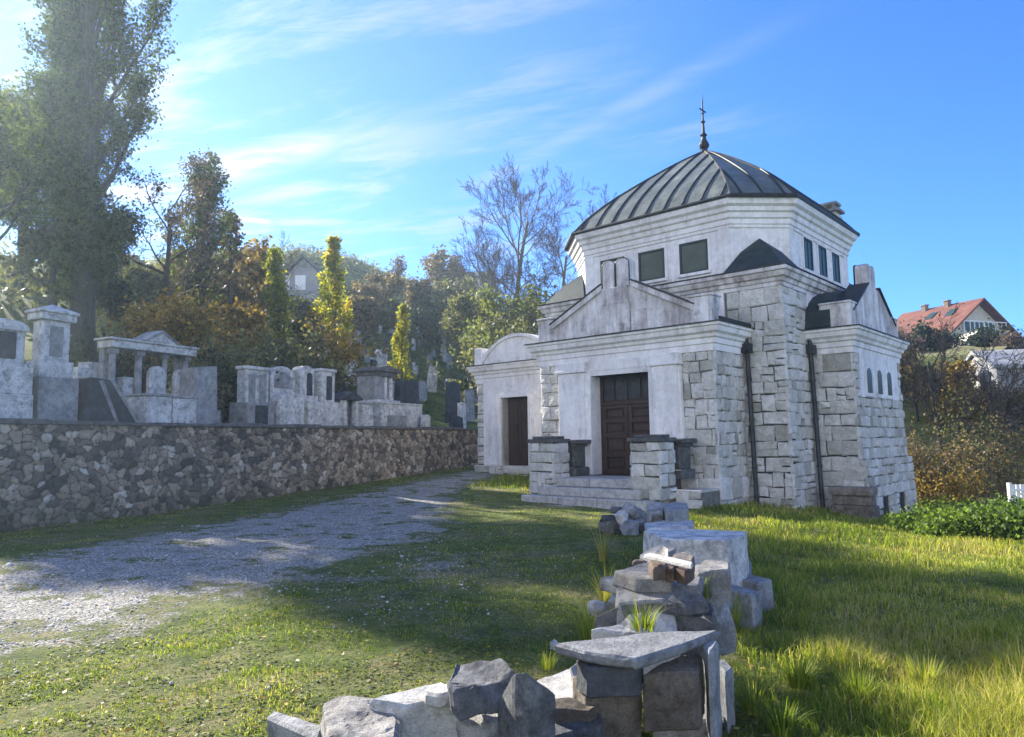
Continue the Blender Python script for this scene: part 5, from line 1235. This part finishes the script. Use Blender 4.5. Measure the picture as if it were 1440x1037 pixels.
# white gabled shed below it
Ys = 50; s0 = at_depth(1352, 496, Ys); s1 = at_depth(1398, 496, Ys); zb = terrain(s0.x, s0.y)-.3
zs = at_depth(1352, 488, Ys).z-zb; zp = at_depth(1378, 470, Ys).z-zb
h2, r2 = house('small white gabled shed below the red-roofed house', s1.x, s1.y, zb, math.pi/2, 5, s1.x-s0.x, max(zs, .4), max(zp-zs, .6), ('house_white', 'render'), .25)
win(h2, .8, 1.5, max(zs, .4)-.6, max(zs, .4)-.1, 'x', 0)
# grey rendered building at the right edge
Yg = 33; g0 = at_depth(1408, 600, Yg); zb = terrain(g0.x, g0.y)-.5; zt_ = at_depth(1420, 505, Yg).z-zb
h3, r3 = house('plain grey rendered building cut by the right edge', g0.x, g0.y, zb, R(-14), 6.5, 5, zt_-.4, .9, ('house_grey', 'house_grey'), .15)
win(h3, 2.0, 3.2, zt_-2.0, zt_-.9, 'y', 0)
# house on the hill at the left
def find_depth(px, py):          # where the sight line to a picture point meets the hillside
    for i in range(30, 150):
        p = at_depth(px, py, i)
        if terrain(p.x, p.y) >= p.z: return float(i)
    return 110.0
Yk = find_depth(425, 424); k0 = at_depth(405, 430, Yk); k1 = at_depth(446, 430, Yk); zb = k0.z-3; zs = at_depth(405, 383, Yk).z-zb; zp = at_depth(424, 362, Yk).z-zb
h4, r4 = house('blue-grey gabled house on the hilltop between the young poplars', k1.x, k1.y, zb, math.pi/2, 8, k1.x-k0.x, zs, zp-zs, ('house_grey', 'tile_grey'), .35)
win(h4, 1.0, 1.9, zs-1.6, zs-.3, 'x', 0); win(h4, 2.4, 3.2, zs-1.6, zs-.3, 'x', 0)
for i, (a, b, yt, yb, Yk, lb) in enumerate(((612, 648, 376, 384, 118, 'low grey-roofed house on the ridge right of the brown trees'), (650, 690, 381, 389, 122, 'farther grey-roofed house on the ridge by the large bare tree'))):
    k0 = at_depth(a, yb, Yk); k1 = at_depth(b, yb, Yk); Yk = find_depth(a, yb+6); k0 = at_depth(a, yb, Yk); k1 = at_depth(b, yb, Yk); zb = k0.z-2.5; zs = k0.z-zb; zp = at_depth(a, yt, Yk).z-zb
    h5, r5 = house(lb, k0.x, k0.y, zb, 0, k1.x-k0.x, 7, zs, zp-zs+.5, ('render', 'tile_grey'), .4)
    win(h5, 1.0, 2.1, zs-1.5, zs-.4, 'y', 0); win(h5, 2.6, 3.7, zs-1.5, zs-.4, 'y', 0)
# white slatted gate at the right edge, dry bank with a slab
gx0 = px_xy(1414, 22); gz0 = terrain(gx0, 22)
gate = empty('gate', (gx0, 22, gz0), R(8), 'white slatted gate panel at the right edge behind the weeds', 'gate')
hz = at_depth(1420, 682, 22).z-gz0
m = MB()
for k in range(9): m.box(.05+k*.15, .17+k*.15, -.02, .02, .05, hz)
m.build('slat_panel', M['house_white'], gate)
for a in (-.06, 1.44):
    m = MB(); m.box(a, a+.09, -.05, .05, -.1, hz+.06); m.build('post', M['paint'], gate)
m = MB(); m.box(.03, 1.44, -.05, -.022, .2, .28); m.box(.03, 1.44, -.05, -.022, hz-.2, hz-.12); m.build('rail', M['paint'], gate)
Yb = 43; b0 = at_depth(1268, 505, Yb); b1 = at_depth(1402, 500, Yb-3)
rz = math.atan2(b1.y-b0.y, b1.x-b0.x); Lb_ = math.hypot(b1.x-b0.x, b1.y-b0.y)
zb = terrain(b0.x, b0.y); ztop = at_depth(1300, 494, Yb).z; zlow = at_depth(1300, 528, Yb).z
nb = 40; vs = []; fs = []
for i in range(nb+1):
    u = Lb_*1.25*i/nb-1
    for j, (yy, zz) in enumerate(((-1.6, min(zlow, zb)-2.5), (-.9, zlow), (.2, zlow+(ztop-zlow)*.45), (1.6, ztop-.15), (6, ztop+.5), (12, ztop+.9), (13, ztop-4))):
        n_ = mnoise.noise(Vector((u*.6, yy*.5, 3)))
        vs.append((u, yy+n_*.5, zz+n_*.28))
for i in range(nb):
    for j in range(6): a = i*7+j; fs.append((a, a+7, a+8, a+1))
m = MB(); m.add(vs, fs); bank = m.build('bank_terrain', M['bank'], None, smooth=True); bank.location = (b0.x, b0.y, 0); bank.rotation_euler = (0, 0, rz); tag(bank, kind='structure')

# ================================================================= GRASS, WEEDS, LEAVES, LOOSE GRAVEL
gr = np.random.default_rng(3)
def vnoise(x, y, sc, seed=0):
    # value noise on a lattice, smooth, 0..1
    x = np.asarray(x)*sc+seed*17.3; y = np.asarray(y)*sc+seed*9.7
    xi, yi = np.floor(x).astype(int), np.floor(y).astype(int); fx, fy = x-xi, y-yi
    fx = fx*fx*(3-2*fx); fy = fy*fy*(3-2*fy)
    h = lambda a, b: ((np.sin(a*127.1+b*311.7+seed*74.7)*43758.5453) % 1.0)
    return (h(xi, yi)*(1-fx)+h(xi+1, yi)*fx)*(1-fy)+(h(xi, yi+1)*(1-fx)+h(xi+1, yi+1)*fx)*fy
def fbm(x, y, sc, seed=0): return (vnoise(x, y, sc, seed)*.55+vnoise(x, y, sc*2.3, seed+1)*.3+vnoise(x, y, sc*5.1, seed+2)*.15)
def blades(name, X, Y, H, Wd, tone, bend, label=None):
    n = len(X); z = ground_z(X, Y); an = gr.uniform(0, 6.283, n); ca, sa = np.cos(an), np.sin(an)
    ba = gr.uniform(0, 6.283, n); bx, by = np.cos(ba)*bend*H, np.sin(ba)*bend*H
    z = z-.008
    b = np.stack([X, Y, z], 1); wv = np.stack([ca*Wd, sa*Wd, 0*X], 1)/2
    mid = b+np.stack([bx*.28, by*.28, H*.58], 1); tip = b+np.stack([bx, by, H*(1-.35*bend)], 1)
    V = np.stack([b-wv, b+wv, mid-wv*.75, mid+wv*.75, tip], 1).reshape(-1, 3)
    o = 5*np.arange(n)[:, None]
    T = np.concatenate([o+np.array([[0, 1, 3]]), o+np.array([[0, 3, 2]]), o+np.array([[2, 3, 4]])], 1).reshape(-1, 3)
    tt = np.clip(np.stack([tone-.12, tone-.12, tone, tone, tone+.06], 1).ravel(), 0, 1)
    return np_mesh(name, V, T, M['grass'], tt)
def free(X, Y, pad=.0):
    # off the chapel, the wall and the stones
    c, s = math.cos(TH), math.sin(TH); dx, dy = X-CXY[0], Y-CXY[1]; u, v = c*dx+s*dy, -s*dx+c*dy
    k = ~((u > -PW-.05) & (u < .1) & (v > -.08) & (v < 2)); k &= ~((u > -4.52) & (u < .1) & (v > -1.76) & (v < 0)); k &= ~((u > BX0) & (u < BX1+.12) & (v > BY0-.1) & (v < 9))
    k &= ~((u > .9) & (u < EX+.25) & (v > EY0-.12) & (v < EY1+.2)); k &= ~((u > AX0-.12) & (u < BX0+.1) & (v > AY0-.12) & (v < 7.5)); k &= ~((u > 1.58) & (u < 2.64) & (v > 2.6) & (v < 3.3))
    k &= aq(X, Y)[1] < -.12
    for a, b_, c_, d_ in FOOT: k &= ~((X > a+.04-pad) & (X < b_-.04+pad) & (Y > c_+.04-pad) & (Y < d_-.04+pad))
    return k
FOOT = []
for o in list(COL.objects):
    if o.get('group') == SG:
        xs_ = [v.co.x+o.location.x for v in o.data.vertices]; ys_ = [v.co.y+o.location.y for v in o.data.vertices]
        FOOT.append((min(xs_), max(xs_), min(ys_), max(ys_)))
def scatter(n, y0, y1, x0=-.82, x1=1.0):
    Y = np.exp(gr.uniform(math.log(y0), math.log(y1), n)); X = gr.uniform(x0, x1, n)*Y*1.05
    return X, Y
N = 430000
X, Y = scatter(N, 2.0, 30)
g = gravel_at(X, Y); pat = fbm(X, Y, .9, 4); fine = fbm(X, Y, 3.2, 9)
right = sst(.6, 2.4, X-.12*(Y-4))                          # longer grass right of the stone row
lush = right*sst(6.8, 4.6, Y)*sst(1.2, 2.2, X)              # tussocks in the right foreground
k = free(X, Y) & (gr.random(N) > np.clip(g*1.9-.18+(.5-fine)*.8, 0, .97)) & (gr.random(N) < .38+.62*np.maximum(right, sst(.36, .60, fine)))
c_, s_ = math.cos(TH), math.sin(TH); u_ = c_*(X-CXY[0])+s_*(Y-CXY[1]); v_ = -s_*(X-CXY[0])+c_*(Y-CXY[1])
foot = np.exp(-np.clip(np.maximum(-v_-.1, 0), 0, 9)**2/1.2)*(v_ < 3.3)*sst(14, 16, Y)   # taller along the chapel foot
H = .016+.024*fine+right*(.028+.07*sst(.38,.65,fbm(X, Y, 1.3, 2)))+lush*(.03+.13*sst(.42, .7, fbm(X, Y, 1.9, 6)))
H = H+foot*.05*sst(.3, .6, pat)+(np.abs(u_+7.2) < 1.6)*sst(-.8, .2, v_)*(v_ < 3.2)*.10
H = H+.03*sst(.50, .72, fbm(X, Y, 1.25, 31))*(1-sst(7, 14, Y))
H = H*gr.uniform(.5, 1.35, N)
tone = .44+.75*(pat-.5)+.25*(fine-.5)+gr.normal(0, .15, N)+.10*right+.16*lush*gr.random(N)+(gr.random(N) < .13)*.40
Wd = np.maximum(.0042, Y*.00105)*gr.uniform(.7, 1.3, N)
bend = gr.uniform(.15, .75, N)
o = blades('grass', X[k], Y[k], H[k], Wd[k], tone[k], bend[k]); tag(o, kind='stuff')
# broad weeds in the turf: small flat leaves
n_ = 70000; X, Y = scatter(n_, 2.2, 14, -.8, .35); kk = free(X, Y) & (fbm(X, Y, 1.7, 12) > .46) & (gr.random(n_) > gravel_at(X, Y)*1.4); X, Y = X[kk], Y[kk]
C = np.stack([X, Y, ground_z(X, Y)+gr.uniform(.004, .03, len(X))], 1); Vl, Ql = leaf_quads(C, .016, gr); Vl[:, 2] = C[:, 2].repeat(4)+(Vl[:, 2]-C[:, 2].repeat(4))*.4
o = np_mesh('clover_weeds', Vl, Ql, M['leaf_light'], np.repeat(np.clip(gr.normal(.6, .25, len(X)), 0, 1), 4)); tag(o, kind='stuff')
# fallen leaves
n_ = 3800; X, Y = scatter(n_, 2.3, 20); kk = free(X, Y) & (fbm(X, Y, .8, 15) > .40); X, Y = X[kk], Y[kk]
C = np.stack([X, Y, ground_z(X, Y)+.03+.05*sst(1, 2.5, X)*gr.random(len(X))], 1); Vl, Ql = leaf_quads(C, .024, gr); Vl[:, 2] = C[:, 2].repeat(4)+(Vl[:, 2]-C[:, 2].repeat(4))*.35
o = np_mesh('fallen_leaves', Vl, Ql, M['litter'], np.repeat(gr.random(len(X)), 4)); tag(o, kind='stuff')
# loose gravel on and beside the track
n_ = 52000; X, Y = scatter(n_, 2.4, 26, -.8, .3); kk = free(X, Y) & (gr.random(n_) < np.clip(gravel_at(X, Y)*1.5-.34+(fbm(X, Y, 1.4, 20)-.5)*1.1, .004, 1)); X, Y = X[kk], Y[kk]; n_ = len(X)
oc_ = np.array([[1, 0, 0], [0, 1, 0], [-1, 0, 0], [0, -1, 0], [0, 0, .7], [0, 0, -.5]], float); tr_ = np.array([[0, 1, 4], [1, 2, 4], [2, 3, 4], [3, 0, 4], [1, 0, 5], [2, 1, 5], [3, 2, 5], [0, 3, 5]])
sz = np.maximum(gr.lognormal(-4.75, .42, n_), Y*.0007); an = gr.uniform(0, 6.28, n_)
P_ = oc_[None]*(sz[:, None, None]*gr.uniform(.6, 1.3, (n_, 6, 1)))
Vx = P_[:, :, 0]*np.cos(an)[:, None]-P_[:, :, 1]*np.sin(an)[:, None]+X[:, None]; Vy = P_[:, :, 0]*np.sin(an)[:, None]+P_[:, :, 1]*np.cos(an)[:, None]+Y[:, None]
Vz = P_[:, :, 2]+(ground_z(X, Y)+sz*.2+.006)[:, None]
o = np_mesh('gravel', np.stack([Vx, Vy, Vz], 2).reshape(-1, 3), (tr_[None]+6*np.arange(n_)[:, None, None]).reshape(-1, 3), M['gravel'], np.repeat(np.clip(gr.normal(.5, .28, n_), 0, 1), 6)); tag(o, kind='stuff')
# single tufts among the stones
def tuft(px, py, zg, h, n, spread, tone, label, lean=(0, 0), wd=.006, arch_=.9):
    p = on_z(px, py, zg) if zg is not None else None
    vs = []; fs = []; tn = []
    for i in range(n):
        an = gr.uniform(0, 6.283); r0 = spread*.25*math.sqrt(gr.random()); L = h*gr.uniform(.5, 1.15); out = gr.uniform(.15, 1)*arch_
        x0, y0 = r0*math.cos(an), r0*math.sin(an); dx, dy = math.cos(an)+lean[0], math.sin(an)+lean[1]
        px_, py_ = -dy, dx; w = wd*gr.uniform(.6, 1.3); t0 = min(1, max(0, tone+gr.normal(0, .17)))
        o_ = len(vs); K = 5
        for k in range(K+1):
            f = k/K; rr_ = L*out*f**1.6; zz = L*(f-.55*out*f**2.4); ww = w*(1-f**1.5)*.5+.0004
            vs += [(x0+dx*rr_-px_*ww, y0+dy*rr_-py_*ww, zz), (x0+dx*rr_+px_*ww, y0+dy*rr_+py_*ww, zz)]; tn += [t0, t0]
        fs += [(o_+2*k, o_+2*k+1, o_+2*k+3, o_+2*k+2) for k in range(K)]
    o = np_mesh('grass_tuft', np.array(vs), np.array(fs), M['grass'], np.array(tn)); o.location = p
    tag(o, label, 'grass tuft', 'tufts of long grass among the broken stones')
tuft(878, 1030, .0, .36, 150, .28, .45, 'long arching grass tuft in the gap left of the squared block', wd=.008)
tuft(905, 886, .50, .20, 70, .30, .5, 'spiky grass tuft growing behind the table slab', wd=.007)
tuft(830, 905, .1, .42, 110, .3, .55, 'tall grass tuft left behind the tip of the table slab', wd=.006)
tuft(852, 850, .1, .45, 70, .2, .8, 'dry tall tuft at the left of the flat limestone slab', wd=.006)
tuft(848, 790, .0, .62, 80, .22, .85, 'dry straw-coloured tall weed left of the chest tomb', wd=.006, arch_=.5)
tuft(990, 842, .45, .22, 60, .2, .6, 'short green tuft below the mossy cream block', wd=.006)
tuft(1062, 1000, .05, .24, 260, .34, .62, 'rounded yellowish tuft just right of the short upright slab', wd=.006)
tuft(1125, 965, .05, .22, 260, .34, .50, 'big yellow-green tussock in the right foreground', wd=.006)
tuft(1210, 985, .05, .20, 240, .36, .44, 'broad green tussock right of the big yellow-green one', wd=.006)
tuft(1300, 965, .05, .20, 180, .34, .68, 'dry bristly tussock at the right of the foreground', wd=.006, arch_=.7)
tuft(1030, 880, .05, .34, 90, .25, .5, 'green tuft beside the leaning grey slab', wd=.006)
tuft(1100, 1030, .05, .20, 180, .3, .4, 'dark green tussock low in the right foreground', wd=.007)
tuft(770, 940, .05, .16, 80, .25, .55, 'small green tuft behind the dark wedge', wd=.005)
tuft(842, 700, .0, .30, 40, .2, .5, 'grass tuft at the right end of the lowest step', wd=.012)

# ================================================================= CAMERA, LIGHT, SKY
cam = bpy.data.objects.new('camera', bpy.data.cameras.new('camera')); COL.objects.link(cam)
cam.data.sensor_width = 36; cam.data.lens = 36*F/1440; cam.data.clip_end = 3000; cam.data.clip_start = .05
cam.matrix_world = Matrix.Translation((0, 0, EYE)) @ Matrix.Rotation(math.pi/2+PT, 4, 'X') @ Matrix.Rotation(-RL, 4, 'Z')
scene.camera = cam
SUN_AZ, SUN_EL = -46.0, 28.0
sv = Vector((math.sin(R(SUN_AZ))*math.cos(R(SUN_EL)), math.cos(R(SUN_AZ))*math.cos(R(SUN_EL)), math.sin(R(SUN_EL))))
sun = bpy.data.objects.new('sun', bpy.data.lights.new('sun', 'SUN')); COL.objects.link(sun)
sun.data.energy = 5.0; sun.data.angle = R(.55); sun.data.color = (1, .93, .80)
sun.rotation_euler = (-sv).to_track_quat('-Z', 'Y').to_euler(); sun.location = (-40, 40, 40)
w = bpy.data.worlds.new('World'); scene.world = w; w.use_nodes = True
wt = w.node_tree; wn_ = wt.nodes; bg = wn_['Background']; wl = wt.links.new
sky = wn_.new('ShaderNodeTexSky'); sky.sky_type = 'NISHITA'; sky.sun_disc = False
sky.sun_elevation = R(SUN_EL); sky.sun_rotation = R(SUN_AZ); sky.air_density = 1.0; sky.dust_density = .12; sky.ozone_density = 2.5; sky.altitude = 600
def wm(op, a, b=0.0, c=None):
    n = wn_.new('ShaderNodeMath'); n.operation = op
    for s_, v in zip(n.inputs, (a, b, c)):
        if v is None: continue
        if isinstance(v, bpy.types.NodeSocket): wl(v, s_)
        else: s_.default_value = v
    return n.outputs[0]
def wmix(f, a, b, mode='MIX'):
    n = wn_.new('ShaderNodeMix'); n.data_type = 'RGBA'; n.blend_type = mode
    for s_, v in ((n.inputs[0], f), (n.inputs[6], a), (n.inputs[7], b)):
        if isinstance(v, bpy.types.NodeSocket): wl(v, s_)
        elif hasattr(v, '__len__'): s_.default_value = (*v, 1)
        else: s_.default_value = v
    return n.outputs[2]
tc = wn_.new('ShaderNodeTexCoord').outputs['Generated']
sp = wn_.new('ShaderNodeSeparateXYZ'); wl(tc, sp.inputs[0]); dx_, dy_, dz_ = sp.outputs
zz = wm('MAXIMUM', dz_, .04); U = wm('DIVIDE', dx_, zz); V_ = wm('DIVIDE', dy_, zz)    # cloud level seen from below
def wnoise(su, sv_, ang, det=6, rough=.6, dist=0, off=0):
    ca, sa = math.cos(ang), math.sin(ang)
    a = wm('ADD', wm('MULTIPLY', U, ca*su), wm('MULTIPLY', V_, sa*su)); b = wm('ADD', wm('MULTIPLY', U, -sa*sv_), wm('MULTIPLY', V_, ca*sv_))
    cb = wn_.new('ShaderNodeCombineXYZ'); wl(a, cb.inputs[0]); wl(b, cb.inputs[1]); cb.inputs[2].default_value = off
    n = wn_.new('ShaderNodeTexNoise'); wl(cb.outputs[0], n.inputs['Vector']); n.inputs['Scale'].default_value = 1; n.inputs['Detail'].default_value = det; n.inputs['Roughness'].default_value = rough; n.inputs['Distortion'].default_value = dist
    return n.outputs['Fac']
def ss(a, b, x):
    n = wn_.new('ShaderNodeMapRange'); n.interpolation_type = 'SMOOTHSTEP'; wl(x, n.inputs[0]); n.inputs[1].default_value = a; n.inputs[2].default_value = b
    return n.outputs[0]
def uv(px, py): d = ray(px, py); return d.x/d.z, d.y/d.z
def toward(px, py, c0, c1):     # 1 near the direction, 0 away from it
    d = ray(px, py).normalized()
    return ss(c0, c1, wm('ADD', wm('ADD', wm('MULTIPLY', dx_, d.x), wm('MULTIPLY', dy_, d.y)), wm('MULTIPLY', dz_, d.z)))
def band(p, q, w0, w1, soft0, soft1, ns=None):
    # straight streak at cloud level between two sight points, widening from w0 to w1
    (u0, v0), (u1, v1) = uv(*p), uv(*q); L = math.hypot(u1-u0, v1-v0); e = ((u1-u0)/L, (v1-v0)/L)
    t = wm('DIVIDE', wm('ADD', wm('MULTIPLY', wm('SUBTRACT', U, u0), e[0]), wm('MULTIPLY', wm('SUBTRACT', V_, v0), e[1])), L)
    d = wm('ADD', wm('MULTIPLY', wm('SUBTRACT', U, u0), -e[1]), wm('MULTIPLY', wm('SUBTRACT', V_, v0), e[0]))
    if ns is not None: d = wm('ADD', d, wm('MULTIPLY', wm('SUBTRACT', ns, .5), w1*1.6))
    wd = wm('ADD', wm('MULTIPLY', t, w1-w0), w0); wd = wm('MAXIMUM', wd, min(w0, w1)*.5)
    x = wm('DIVIDE', d, wd); g = wm('POWER', 2.718, wm('MULTIPLY', wm('MULTIPLY', x, x), -1))
    return wm('MULTIPLY', g, wm('MULTIPLY', ss(-soft0, soft0, t), wm('SUBTRACT', 1, ss(1-soft1, 1+soft1, t))))
skyc = wmix(1, sky.outputs[0], (.205, .435, .82), 'MULTIPLY')
ang = math.atan2(uv(480, 195)[1]-uv(200, 275)[1], uv(480, 195)[0]-uv(200, 275)[0])
nA = wnoise(.9, 3.0, ang, 7, .62, .4); nB = wnoise(2.2, 7.0, ang+.25, 7, .65, .5, 3); nC = wnoise(1.2, 1.2, 0, 5, .6, .8, 7)
veil = wm('MULTIPLY', toward(330, 60, .80, .985), wm('ADD', .10, wm('MULTIPLY', ss(.47, .64, wm('ADD', wm('MULTIPLY', nA, .65), wm('MULTIPLY', nB, .35))), .62)))
b1 = wm('MULTIPLY', band((170, 282), (480, 192), .15, .09, .12, .18, nB), ss(.25, .6, nB))
b1b = wm('MULTIPLY', band((380, 222), (640, 180), .10, .28, .25, .4, nA), ss(.3, .62, nA))
b2 = band((316, 305), (382, 313), .035, .045, .12, .25)
b3 = wm('MULTIPLY', band((385, 312), (490, 315), .08, .10, .2, .3, nB), ss(.3, .6, nB))
b4 = wm('MULTIPLY', band((640, 278), (1010, 82), .075, .05, .12, .3), ss(.22, .6, nB))
thin = wm('MULTIPLY', toward(620, 150, .86, .98), wm('MULTIPLY', ss(.5, .75, nA), .35))
cl = wm('MAXIMUM', wm('MULTIPLY', veil, .75), wm('MULTIPLY', b1, .9)); cl = wm('MAXIMUM', cl, wm('MULTIPLY', b1b, .55)); cl = wm('MAXIMUM', cl, b2); cl = wm('MAXIMUM', cl, wm('MULTIPLY', b3, .7)); cl = wm('MAXIMUM', cl, wm('MULTIPLY', b4, .34)); cl = wm('MAXIMUM', cl, thin)
glow = toward(-120, -20, .80, 1.0)
cc = wmix(glow, (1.85, 2.05, 2.45), (2.9, 2.95, 3.1))
skyc = wmix(cl, skyc, cc)
# unseen bright low cloud added behind the viewer to lighten the shaded facade
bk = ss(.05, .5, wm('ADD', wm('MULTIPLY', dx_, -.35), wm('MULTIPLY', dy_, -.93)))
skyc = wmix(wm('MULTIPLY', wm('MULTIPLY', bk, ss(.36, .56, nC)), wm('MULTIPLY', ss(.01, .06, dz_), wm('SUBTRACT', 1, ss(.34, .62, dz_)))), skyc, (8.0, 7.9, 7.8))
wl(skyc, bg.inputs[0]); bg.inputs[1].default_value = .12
scene.view_settings.view_transform = 'Standard'; scene.view_settings.look = 'None'; scene.view_settings.exposure = 1.72; scene.view_settings.gamma = 1
scene.cycles.max_bounces = 6; scene.cycles.diffuse_bounces = 3; scene.cycles.transparent_max_bounces = 8; scene.cycles.use_denoising = True
scene.cycles.volume_bounces = 1; scene.cycles.volume_step_rate = 4; scene.cycles.volume_max_steps = 64
hm = bpy.data.materials.new('glare_air'); hm.use_nodes = True; hn = hm.node_tree.nodes
hn.remove(hn['Principled BSDF']); pv = hn.new('ShaderNodeVolumePrincipled'); hm.node_tree.links.new(pv.outputs[0], hn['Material Output'].inputs['Volume'])
pv.inputs['Color'].default_value = (.66, .84, 1, 1); pv.inputs['Density'].default_value = .0009; pv.inputs['Anisotropy'].default_value = .6
m = MB(); m.box(-230, 240, -90, 300, -4, 36); hz_ = m.build('glare_haze', hm, None); tag(hz_, kind='stuff')  # thin haze added to imitate veiling glare of the lens and lighten the trees
